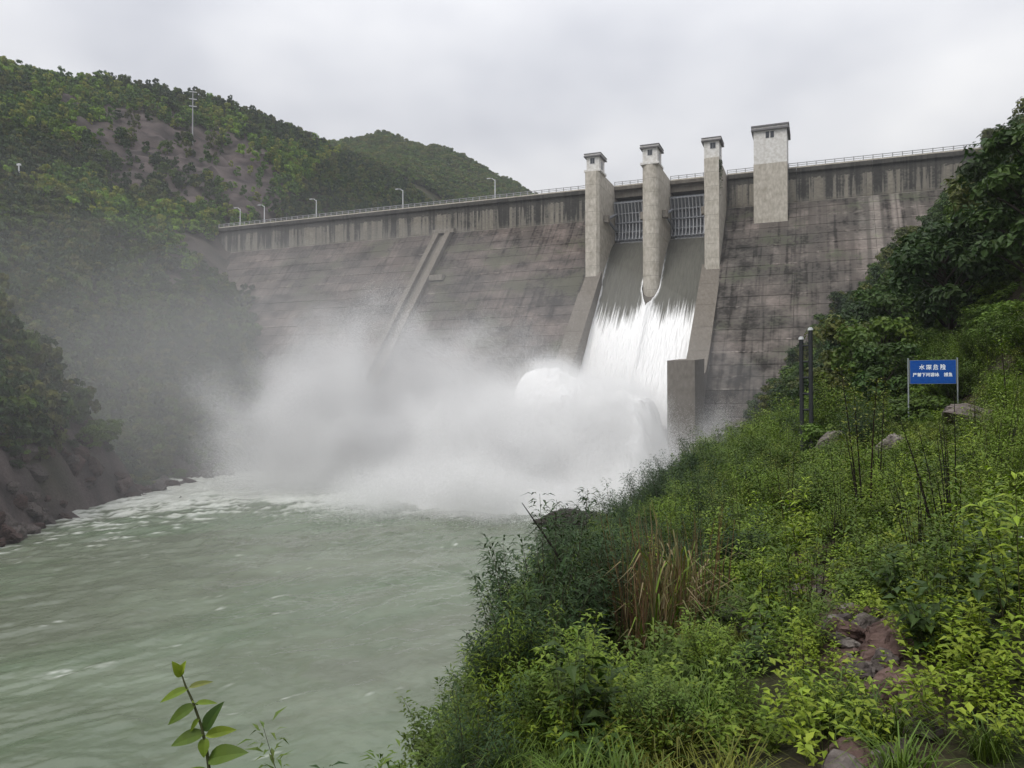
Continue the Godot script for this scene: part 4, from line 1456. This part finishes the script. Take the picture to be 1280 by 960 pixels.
func make_twig() -> void:
	# the leafy shoot close to the camera, lower left: every leaf its own part
	var p := Vector3(-0.87, 14.085, -1.95)
	var tw := thing("leafy_shoot", "leafy green shoot with pointed leaves rising in front of the river", "plant", Transform3D(Basis.IDENTITY, p))
	var sten := MB.new()
	# px, py of the stem in the picture turned into metres at 1.95 m: one pixel is 2 mm
	var pts := [Vector3(0.20, -0.75, 0.05), Vector3(0.155, -0.25, 0.02), Vector3(0.116, 0.0, 0), Vector3(0.110, 0.045, 0.0), Vector3(0.096, 0.105, 0.0), Vector3(0.074, 0.165, 0.0), Vector3(0.055, 0.205, 0.0), Vector3(0.043, 0.24, 0)]
	sten.tube(pts, [0.007, 0.005, 0.0042, 0.004, 0.0034, 0.0028, 0.0022, 0.0012], 6, Color(0.07, 0.075, 0.035))
	put("stem", sten.mesh(), mats["bark"], tw)
	# [base, direction, length, width, tone]
	var L := [
		[Vector3(0.113, 0.02, 0), Vector3(0.75, 0.32, 0.25), 0.125, 0.062, MID],
		[Vector3(0.104, 0.085, 0), Vector3(-0.9, -0.15, 0.3), 0.092, 0.046, MID],
		[Vector3(0.104, 0.090, 0), Vector3(0.45, 0.85, 0.2), 0.100, 0.044, DEEP],
		[Vector3(0.104, 0.075, 0), Vector3(0.15, -0.8, 0.5), 0.052, 0.034, FRESH],
		[Vector3(0.106, 0.078, 0), Vector3(0.9, 0.15, -0.4), 0.085, 0.036, LIME],
		[Vector3(0.092, 0.125, 0), Vector3(-0.5, -0.7, 0.3), 0.045, 0.016, FRESH],
		[Vector3(0.082, 0.155, 0), Vector3(-0.82, -0.42, 0.3), 0.088, 0.040, MID],
		[Vector3(0.082, 0.160, 0), Vector3(0.9, 0.12, 0.1), 0.060, 0.018, FRESH],
		[Vector3(0.082, 0.155, 0), Vector3(0.05, 0.6, 0.6), 0.030, 0.022, LIME],
		[Vector3(0.064, 0.196, 0), Vector3(-0.85, -0.25, 0.3), 0.082, 0.028, FRESH],
		[Vector3(0.064, 0.198, 0), Vector3(0.92, 0.28, -0.2), 0.065, 0.020, OLIVE * 1.6],
		[Vector3(0.046, 0.225, 0), Vector3(-0.2, 0.8, 0.4), 0.055, 0.030, LIME],
		[Vector3(0.044, 0.232, 0), Vector3(0.3, 0.9, 0.2), 0.040, 0.020, LIME],
		[Vector3(0.120, -0.02, 0), Vector3(-0.75, 0.45, 0.4), 0.075, 0.034, FRESH],
		[Vector3(0.128, -0.07, 0), Vector3(-0.85, 0.1, 0.4), 0.085, 0.036, LIME],
		[Vector3(0.128, -0.07, 0), Vector3(0.85, 0.2, 0.3), 0.10, 0.042, MID],
	]
	for l in L:
		var mb := MB.new()
		var dir: Vector3 = l[1].normalized()
		var up := Vector3(0.1, 0.75, 0.65)
		var side := dir.cross(up).normalized()
		var nn := side.cross(dir).normalized()
		var ln: float = l[2] * 0.88
		var wd: float = l[3] * 0.82
		var prev := [l[0], l[0], l[0]]
		var c: Color = l[4]
		for i in range(1, 9):
			var u := i / 8.0
			var half := wd * 0.5 * pow(sin(PI * pow(u, 0.75)), 0.85) if i < 8 else 0.0
			var ctr: Vector3 = l[0] + dir * ln * u - nn * ln * (0.28 * u * u - 0.06 * u)
			var cur := [ctr + side * half + nn * half * 0.35, ctr, ctr - side * half + nn * half * 0.35]
			var k1 := jit(c, 0.06)
			var k2 := jit(c * 0.94, 0.06)
			mb.quad(prev[0], cur[0], cur[1], prev[1], Color(k1.r, k1.g, k1.b))
			mb.quad(prev[1], cur[1], cur[2], prev[2], Color(k2.r, k2.g, k2.b))
			prev = cur
		put("leaf", mb.mesh(), mats["leaf"], tw)

func make_rocks() -> void:
	var red := Color(0.17, 0.115, 0.10)
	var grey := Color(0.20, 0.175, 0.16)
	var pale := Color(0.34, 0.31, 0.28)
	rock("boulder", "flat grey boulder at the foot of the dry reeds", col(925, 8.2) + Vector3(0, 0.05, 0), Vector3(0.5, 0.3, 0.4), grey, 3)
	rock("boulder", "reddish grey boulder in the lower right corner among herbs", col(1110, 5.8) + Vector3(0, -0.02, 0), Vector3(0.26, 0.19, 0.22), red * 1.15, 5)
	rock("boulder", "long grey slab beside the posts of the blue sign", col(1222, 22.0) + Vector3(0, 0.24, 0), Vector3(1.05, 0.5, 0.7), grey * 1.25, 8, "", Vector3(0, 0.2, -0.25))
	rock("boulder", "pale boulder behind the slim sapling", col(1112, 22.0) + Vector3(0, 0.32, 0), Vector3(0.62, 0.6, 0.5), pale, 13)
	rock("boulder", "pale boulder just right of the black gauge pipes", col(1042, 28.0) + Vector3(0, 0.35, 0), Vector3(0.7, 0.7, 0.5), pale * 0.9, 15)
	# the reddish scree between the reeds and the pale green herbs
	var n := 0
	for i in 210:
		var f := rng.randf_range(3.9, 11.5)
		var px := rng.randfn(1000.0 + clampf((9.0 - f) * 26.0, 0.0, 100.0), 30.0)
		var sz := 0.03 + 0.17 * pow(rng.randf(), 2.2)
		rock("scree_stone", "broken reddish stone in the scree below the bare black stems", col(px, f) + Vector3(0, sz * 0.15, 0), Vector3(sz, sz * rng.randf_range(0.5, 0.8), sz * rng.randf_range(0.6, 1.0)), [red, red * 1.3, grey, pale * 0.8][rng.randi() % 4], 100 + i, "stones of the reddish scree", Vector3(rng.randf(), rng.randf() * TAU, rng.randf()))
	# ledge of rock reaching into the river
	var lp := Vector3(8.5, 0.35, -92.0)
	rock("rock_ledge", "dark flat rock ledge reaching into the river beyond the bushes", lp, Vector3(7.5, 1.6, 3.0), Color(0.07, 0.06, 0.055), 23, "", Vector3(0, 0.3, -0.12))
	# rocks along the left waterline
	for i in 170:
		var f := 72.0 + 80.0 * pow(rng.randf(), 1.6)
		var x := tab(SHORE_L, f) - rng.randf_range(-1.2, 7.0)
		var y := ground(x, f)
		var sz := rng.randf_range(0.5, 1.7)
		var where := "at the waterline of the left bank" if y < 4.0 else "in the rock face of the left bank"
		var near := "by the nearest rapids" if f < 95.0 else ("half veiled in mist" if f > 122.0 else "beside the foaming shallows")
		rock("bank_rock", "rugged reddish grey rock %s, %s" % [where, near], Vector3(x, maxf(-0.2, y) + sz * 0.38, -f), Vector3(sz * 1.2, sz * rng.randf_range(0.5, 0.9), sz * 0.9), [red * 0.7, grey * 0.6, grey * 0.75, red * 0.55][rng.randi() % 4], 300 + i, "rocks along the left waterline", Vector3(rng.randf_range(-0.6, 0.6), rng.randf() * TAU, rng.randf_range(-0.6, 0.6)))

func make_foreground() -> void:
	make_rocks()
	var g1 := "bushes along the bank edge"
	# bank-edge bushes: [key, px, f, scale, label]
	var list := [
		["willow0", 712, 9.2, 0.95, "dark narrow-leaved bush standing over the river, left of the dry reeds"],
		["willow1", 668, 7.4, 0.78, "pale green narrow-leaved bush leaning out over the water"],
		["willow0", 745, 10.5, 0.9, "dark leafy bush beneath the leaning dark stick"],
		["willow2", 645, 6.2, 0.55, "yellowish narrow-leaved shrub low on the bank edge"],
		["willow0", 596, 5.2, 0.5, "dark shrub at the bottom edge right of the leafy shoot"],
		["willow1", 535, 5.0, 0.40, "wispy green shrub lowest on the bank above the water"],
		["willow0", 420, 4.6, 0.34, "thin spray of leaves at the bottom edge beside the leafy shoot"],
		["broad0", 725, 7.2, 0.62, "broad-leaved dark bush in front of the dry reeds"],
		["broad1", 690, 5.6, 0.48, "mid green bush near the bottom edge below the dark bushes"],
		["broad2", 742, 6.0, 0.5, "light green leafy shrub at the foot of the reeds"],
		["broad1", 820, 5.0, 0.40, "mid green shrub at the bottom edge below the flat boulder"],
		["broad2", 890, 6.2, 0.34, "light green sprig just in front of the flat grey boulder"],
		["willow0", 775, 24.0, 1.25, "dark bush at the bank edge above the rock ledge"],
		["willow0", 826, 33.0, 1.5, "big dark bush at the bank edge where the mist begins"],
		["broad0", 872, 42.0, 2.0, "large dark rounded bush against the white spray"],
		["broad0", 845, 38.0, 1.5, "dark rounded bush beside the largest bank-edge bush"],
		["broad1", 770, 20.0, 1.0, "mid green bush behind the tops of the dry reeds"],
		["willow1", 735, 16.0, 0.95, "green bush below the leaning dark stick"],
		["willow0", 690, 8.0, 1.05, "tall dark bush at the bank edge, darkest of the row"],
		["willow0", 728, 8.9, 1.0, "tall dark bush just left of the brown reeds"],
		["willow0", 655, 6.6, 0.8, "dark bush overhanging the river low on the bank"],
		["willow1", 452, 3.3, 0.64, "leafy shoot tips at the bottom edge left of centre"],
		["willow0", 395, 3.1, 0.60, "dark leafy tips at the bottom edge beside the tall shoot"],
		["willow1", 350, 3.0, 0.60, "leafy tips at the bottom edge nearest the tall shoot"],
		["whips", 1195, 8.2, 1.0, "clump of thin black upright stems with few leaves, right side"],
		["whips", 1150, 9.4, 0.75, "smaller clump of thin dark stems left of the taller one"],
		["bare", 985, 8.0, 0.85, "bare black stem standing in the reddish scree"],
		["bare", 1020, 8.3, 0.75, "second bare black stem beside the reddish scree"],
		["bare", 950, 7.2, 0.7, "bare dark stem by the flat grey boulder"],
		["sapling0", 1078, 13.0, 1.0, "slim dark-stemmed sapling left of the blue sign"],
		["sapling1", 1098, 16.0, 0.8, "smaller sapling just behind the slim dark-stemmed one"],
		["sapling1", 1265, 15.0, 0.95, "leafy sapling at the right edge"],
		["sapling0", 985, 14.0, 0.6, "thin sapling below the gauge pipes"],
		["whips", 1240, 12.0, 0.9, "thin dark stems close to the right edge"],
		["whips", 1050, 16.0, 0.8, "sparse dark stems left of the slim sapling"],
		["whips", 930, 12.0, 0.7, "sparse dark stems above the flat grey boulder"],
		["bare", 905, 9.5, 0.9, "bare dark stem between reeds and gauge pipes"],
		["bare", 1040, 11.5, 0.9, "bare black stem above the yellow-green herbs"],
		["reed", 815, 8.0, 1.0, "tall brown dry reed clump in the middle of the bank"],
		["reed", 850, 8.6, 1.0, "brown dry reed clump to the right of the tallest reeds"],
		["reed", 785, 8.8, 0.85, "shorter brown reed clump left of the tallest reeds"],
		["reed", 720, 6.8, 0.40, "low brown reed tuft in front of the bank bushes"],
		["grass1", 700, 5.4, 0.62, "arching green grass tuft below the reeds"],
		["grass0", 760, 4.8, 0.6, "arching grass tuft at the bottom edge"],
		["grass1", 700, 8.2, 0.7, "arching grass tuft among the dark bank bushes"],
		["grass0", 880, 10.5, 0.8, "grass tuft right of the reeds"],
	]
	for l in list:
		var cat := "reeds" if l[0] == "reed" else ("grass" if l[0].begins_with("grass") else ("sapling" if l[0].begins_with("sap") or l[0] == "bare" else "bush"))
		var called: String = {"reeds": "reed_clump", "grass": "grass_tuft", "sapling": "sapling", "bush": "bush"}[cat]
		plant(l[0], called, l[4], cat, col(l[1], l[2]) - Vector3(0, 0.03, 0), l[3])
	# leaning dark stick
	var stick := MB.new()
	stick.tube([Vector3(0.18, -0.3, 0), Vector3(-0.22, 0.33, 0.0), Vector3(-0.47, 0.69, 0.0)], [0.016, 0.012, 0.004], 6, Color(0.028, 0.026, 0.022))
	var so := put("leaning_stick", stick.mesh(), mats["bark"], self, Transform3D(Basis.IDENTITY, Vector3(0.57, 13.28, -7.8)))
	tag(so, "dark stick leaning out over the river from the bank bushes", "stick")
	var pst := MB.new()
	pst.tube([Vector3(0, 0, 0), Vector3(0.02, 0.75, 0)], [0.014, 0.009], 6, Color(0.36, 0.32, 0.20))
	var po := put("pale_cane", pst.mesh(), mats["bark"], self, Transform3D(Basis.IDENTITY, col(868, 9.0)))
	tag(po, "single pale dry cane upright beside the brown reeds", "cane")
	# random fill of bushes on the bench: individuals
	var tone_name := {"broad0": "deep green", "broad1": "mid green", "broad2": "light green", "willow0": "dark feathery", "willow1": "green feathery", "willow2": "light feathery"}
	var placed := []
	var n := 0
	var tries := 0
	while n < 270 and tries < 9000:
		tries += 1
		var f := pow(rng.randf(), 1.4) * 84.0 + 9.0
		var ex := tab(EDGE_X, f)
		var x := rng.randf_range(ex - 1.0, tab(TOE_X, f) + 2.0)
		var p := spot(x, f, 0.05)
		if not in_frame(p, 0.05): continue
		var px := 640.0 + x / f * 970.0
		if f < 14.0 and px > 940.0 and px < 1240.0: continue
		if f < 10.5 and px > 740.0: continue
		if f < 26.5 and f > 13.0 and px > 1085.0 and px < 1265.0: continue
		if f < 31.0 and px > 985.0 and px < 1035.0 and f > 18.0: continue
		var ok := true
		for q in placed:
			if Vector2(p.x - q.x, p.z - q.z).length() < 0.55 + 0.024 * f: ok = false; break
		if not ok: continue
		placed.append(p)
		var keys: Array = tone_name.keys()
		var key: String = keys[rng.randi() % 6]
		if x - ex < 2.5 and f > 14.0 and rng.randf() < 0.6: key = ["willow0", "broad0"][rng.randi() % 2]
		elif x - ex > 3.5 and rng.randf() < 0.5: key = ["broad2", "willow2", "broad1"][rng.randi() % 3]
		var sc := (0.42 + 0.020 * minf(f, 45.0)) * rng.randf_range(0.65, 1.3)
		if f > 30.0: sc *= 1.25
		var place := ("on the weedy bank between reeds and gauge pipes" if px < 985.0 else ("on the weedy bank below the slim sapling" if px < 1120.0 else "on the weedy bank below the blue sign")) if f < 22.0 else ("around the gauge pipes and sign" if f < 40.0 else "where the bank meets the wooded slope")
		if x - ex < 2.5: place = "along the edge of the bank above the river"
		plant(key, "bush", "%s bush %s" % [tone_name[key], place], "bush", p, sc, "bushes of the weedy bank")
		n += 1
	print("bushes ", n)
	# light green herbs, the 300 nearest one by one
	n = 0
	tries = 0
	placed = []
	while n < 280 and tries < 9000:
		tries += 1
		var f := 3.3 + pow(rng.randf(), 1.5) * 16.0
		var x := rng.randf_range(tab(EDGE_X, f) + 0.2, 0.70 * f)
		var p := spot(x, f, 0.02)
		if not in_frame(p, 0.06): continue
		var px := 640.0 + x / f * 970.0
		if absf(px - 1005.0 - clampf((9.0 - f) * 26.0, 0.0, 100.0)) < 46.0 and f < 12.0 and rng.randf() < 0.8: continue
		if px > 880.0 and px < 970.0 and f > 5.5 and f < 9.0: continue
		var ok := true
		for q in placed:
			if Vector2(p.x - q.x, p.z - q.z).length() < 0.20 + 0.012 * f: ok = false; break
		if not ok: continue
		placed.append(p)
		var lime_patch := noise_c.get_noise_2d(x * 6.0, f * 4.0) + (0.3 if px > 1020.0 else -0.2)
		var key := "herb1" if lime_patch > 0.15 else ("herb0" if lime_patch > -0.15 else "herb2")
		var word: String = {"herb0": "fresh green", "herb1": "yellow-green", "herb2": "mid green"}[key]
		var place := "under the dark bank bushes" if px < 760.0 else ("around the dry reeds" if px < 900.0 else ("by the flat grey boulder" if px < 965.0 else ("beside the reddish scree" if px < 1080.0 else ("around the clump of black stems" if px < 1225.0 else "at the right edge"))))
		place += " near the bottom edge" if f < 6.0 else (", farther back" if f > 11.0 else "")
		plant(key, "herb", "%s low leafy herb %s" % [word, place], "herb", p, rng.randf_range(0.55, 1.0), "low herbs on the bank")
		n += 1
	print("herbs ", n)
	# upright leafy sprigs standing above the herbs
	for i in 150:
		var f := 5.0 + pow(rng.randf(), 1.2) * 15.0
		var px := rng.randf_range(700.0, 1290.0)
		if px > 740.0 and px < 905.0 and f < 9.5: continue
		if absf(px - 1010.0 - clampf((9.0 - f) * 26.0, 0.0, 100.0)) < 55.0 and f < 10.0: continue
		var j := rng.randi() % 3
		var place := "left of the scree" if px < 960.0 else ("beside the scree" if px < 1080.0 else "near the clump of black stems")
		plant("sprig%d" % j, "leafy_sprig", "thin upright %s sprig %s" % [["fresh green", "mid green", "yellow-green"][j], place], "weed", col(px, f) - Vector3(0, 0.02, 0), rng.randf_range(0.5, 1.25), "upright sprigs on the bank")
	# loose, see-through shrubs and big-leaved weeds that break up the carpet
	for i in 46:
		var f := rng.randf_range(11.0, 30.0)
		var px := rng.randf_range(860.0, 1290.0)
		if px > 1120.0 and px < 1215.0: px += 95.0
		if px > 990.0 and px < 1030.0: px -= 60.0
		var j := rng.randi() % 2
		var place := "between reeds and gauge pipes" if px < 1000.0 else ("around the slim sapling" if px < 1125.0 else "near the right edge below the sign")
		plant("airy%d" % j, "loose_shrub", "loose %s shrub with thin stems %s" % [["yellowish green", "mid green"][j], place], "shrub", col(px, f) - Vector3(0, 0.03, 0), rng.randf_range(0.45, 0.95), "loose shrubs on the bank")
	for i in 44:
		var f := rng.randf_range(4.4, 15.0)
		var px := rng.randf_range(690.0, 1290.0)
		if px > 960.0 and px < 1110.0 and f < 12.0: continue
		if px > 750.0 and px < 900.0 and f > 5.5: continue
		var j := rng.randi() % 2
		var place := "left of the scree" if px < 960.0 else ("above the scree" if px < 1110.0 else "right of the scree")
		plant("bigleaf%d" % j, "broad_leaved_weed", "%s weed with large drooping leaves %s" % [["fresh green", "dark green"][j], place], "weed", col(px, f) - Vector3(0, 0.02, 0), rng.randf_range(0.5, 1.05), "large-leaved weeds on the bank")
	# a few small white flowers
	var petal := MB.new()
	for i in 5:
		var a := TAU * i / 5.0
		petal.leaf(Vector3(0, 0.30, 0), Vector3(cos(a), 0.35, sin(a)).normalized(), Vector3.UP, 0.034, 0.026, Color(0.78, 0.78, 0.74), 0.1)
	var stalk := MB.new()
	stalk.tube([Vector3(0, -0.05, 0), Vector3(0.01, 0.18, 0), Vector3(0, 0.30, 0)], [0.004, 0.003, 0.002], 4, Color(0.08, 0.11, 0.03))
	var pm := petal.mesh()
	var sm := stalk.mesh()
	for q in [[1130, 9.0], [1248, 9.4], [1266, 8.2], [1180, 8.6], [1252, 7.4], [1098, 10.2], [1225, 10.0]]:
		var fl := thing("white_flower", "small white flower on a thin stalk among the herbs at right", "flower", Transform3D(Basis.from_euler(Vector3(rng.randf_range(0.2, 0.6), 0, 0)) * Basis.from_scale(Vector3.ONE * 1.15), col(q[0], q[1])), "small white flowers at right")
		put("stalk", sm, mats["bark"], fl)
		put("petals", pm, mats["leaf"], fl)
	# ground cover farther off and the grass between
	for kind in [["ground_herbs", "herb0", 1700, 10.0, 50.0, "green ground herbs covering the weedy bank"], ["bank_weeds", "herb2", 1500, 8.0, 60.0, "mixed green weeds between the bushes of the bank"]]:
		var where := []
		var tints := PackedColorArray()
		for i in kind[2]:
			var f: float = kind[3] + pow(rng.randf(), 1.5) * kind[4]
			var x := rng.randf_range(tab(EDGE_X, f) - 1.5, minf(tab(TOE_X, f) + 4.0, 0.72 * f))
			var p := spot(x, f, 0.03)
			var px := 640.0 + x / f * 970.0
			if px > 955.0 and px < 1065.0 and f < 12.5 and rng.randf() < 0.9: continue
			var sc := rng.randf_range(0.5, 1.1) + 0.006 * f
			where.append(Transform3D(Basis.from_euler(Vector3(0, rng.randf() * TAU, 0)) * Basis.from_scale(Vector3(sc, sc, sc)), p))
			var lum := rng.randf_range(0.5, 1.35)
			var yel := 1.0 + 0.35 * maxf(0.0, noise_c.get_noise_2d(x * 3.0, f * 3.0))
			tints.append(Color(lum * yel, lum, lum * 0.95))
		scatter(kind[0], protos[kind[1]][1], mats["leaf"], where, tints, kind[5], "weeds")
	var where := []
	var tints := PackedColorArray()
	for i in 1500:
		var f := 3.5 + pow(rng.randf(), 1.6) * 40.0
		var x := rng.randf_range(tab(EDGE_X, f) - 1.2, minf(tab(TOE_X, f), 0.72 * f))
		var p := spot(x, f, 0.03)
		var px := 640.0 + x / f * 970.0
		if px > 945.0 and f < 13.0 and rng.randf() < (0.93 if px < 1070.0 else 0.7): continue
		if f < 8.0 and rng.randf() < 0.65: continue
		var sc := rng.randf_range(0.25, 0.7) + 0.008 * f
		where.append(Transform3D(Basis.from_euler(Vector3(0, rng.randf() * TAU, 0)) * Basis.from_scale(Vector3(sc, sc, sc)), p))
		var lum := rng.randf_range(0.7, 1.3)
		tints.append(Color(lum * (1.0 if i % 4 else 1.5), lum, lum * 0.9))
	scatter("bank_grass", protos["grass0"][1], mats["leaf"], where, tints, "long green grass growing among the bushes of the bank", "grass")
	make_twig()

func _ready() -> void:
	rng.seed = 20240611
	noise_a.seed = 7; noise_a.frequency = 0.022; noise_a.fractal_octaves = 4
	noise_b.seed = 19; noise_b.frequency = 0.06; noise_b.fractal_octaves = 4
	noise_c.seed = 23; noise_c.frequency = 0.06; noise_c.fractal_octaves = 3
	make_sky()
	make_materials()
	terrain("bank_ground", -16.0, 34.0, -14.0, 46.0, 0.5, mats["earth"], "weedy earth of the near right bank")
	terrain("right_hillside", 2.0, 190.0, 45.5, 262.0, 2.0, mats["earth"], "steep wooded hillside right of the dam")
	terrain("near_hillside", 33.5, 120.0, -14.0, 46.0, 2.0, mats["earth"], "foot of the wooded slope at right")
	terrain("left_hillside", -345.0, -30.0, -40.0, 236.0, 2.5, mats["earth"], "steep left bank and hillside with bare rock")
	terrain("ridge_hillside", -345.0, 45.0, 235.0, 440.0, 3.0, mats["earth"], "ridge with a bare rock scar behind the dam")
	terrain("far_hill", -330.0, 240.0, 438.0, 640.0, 8.0, mats["earth"], "rounded wooded hill far behind the dam")
	make_dam()
	make_reservoir()
	make_gates()
	make_dam_fittings()
	make_river()
	make_spillway_water()
	make_protos()
	make_hill_trees()
	make_street_things()
	make_foreground()
	make_spray()
	make_mist_banks()
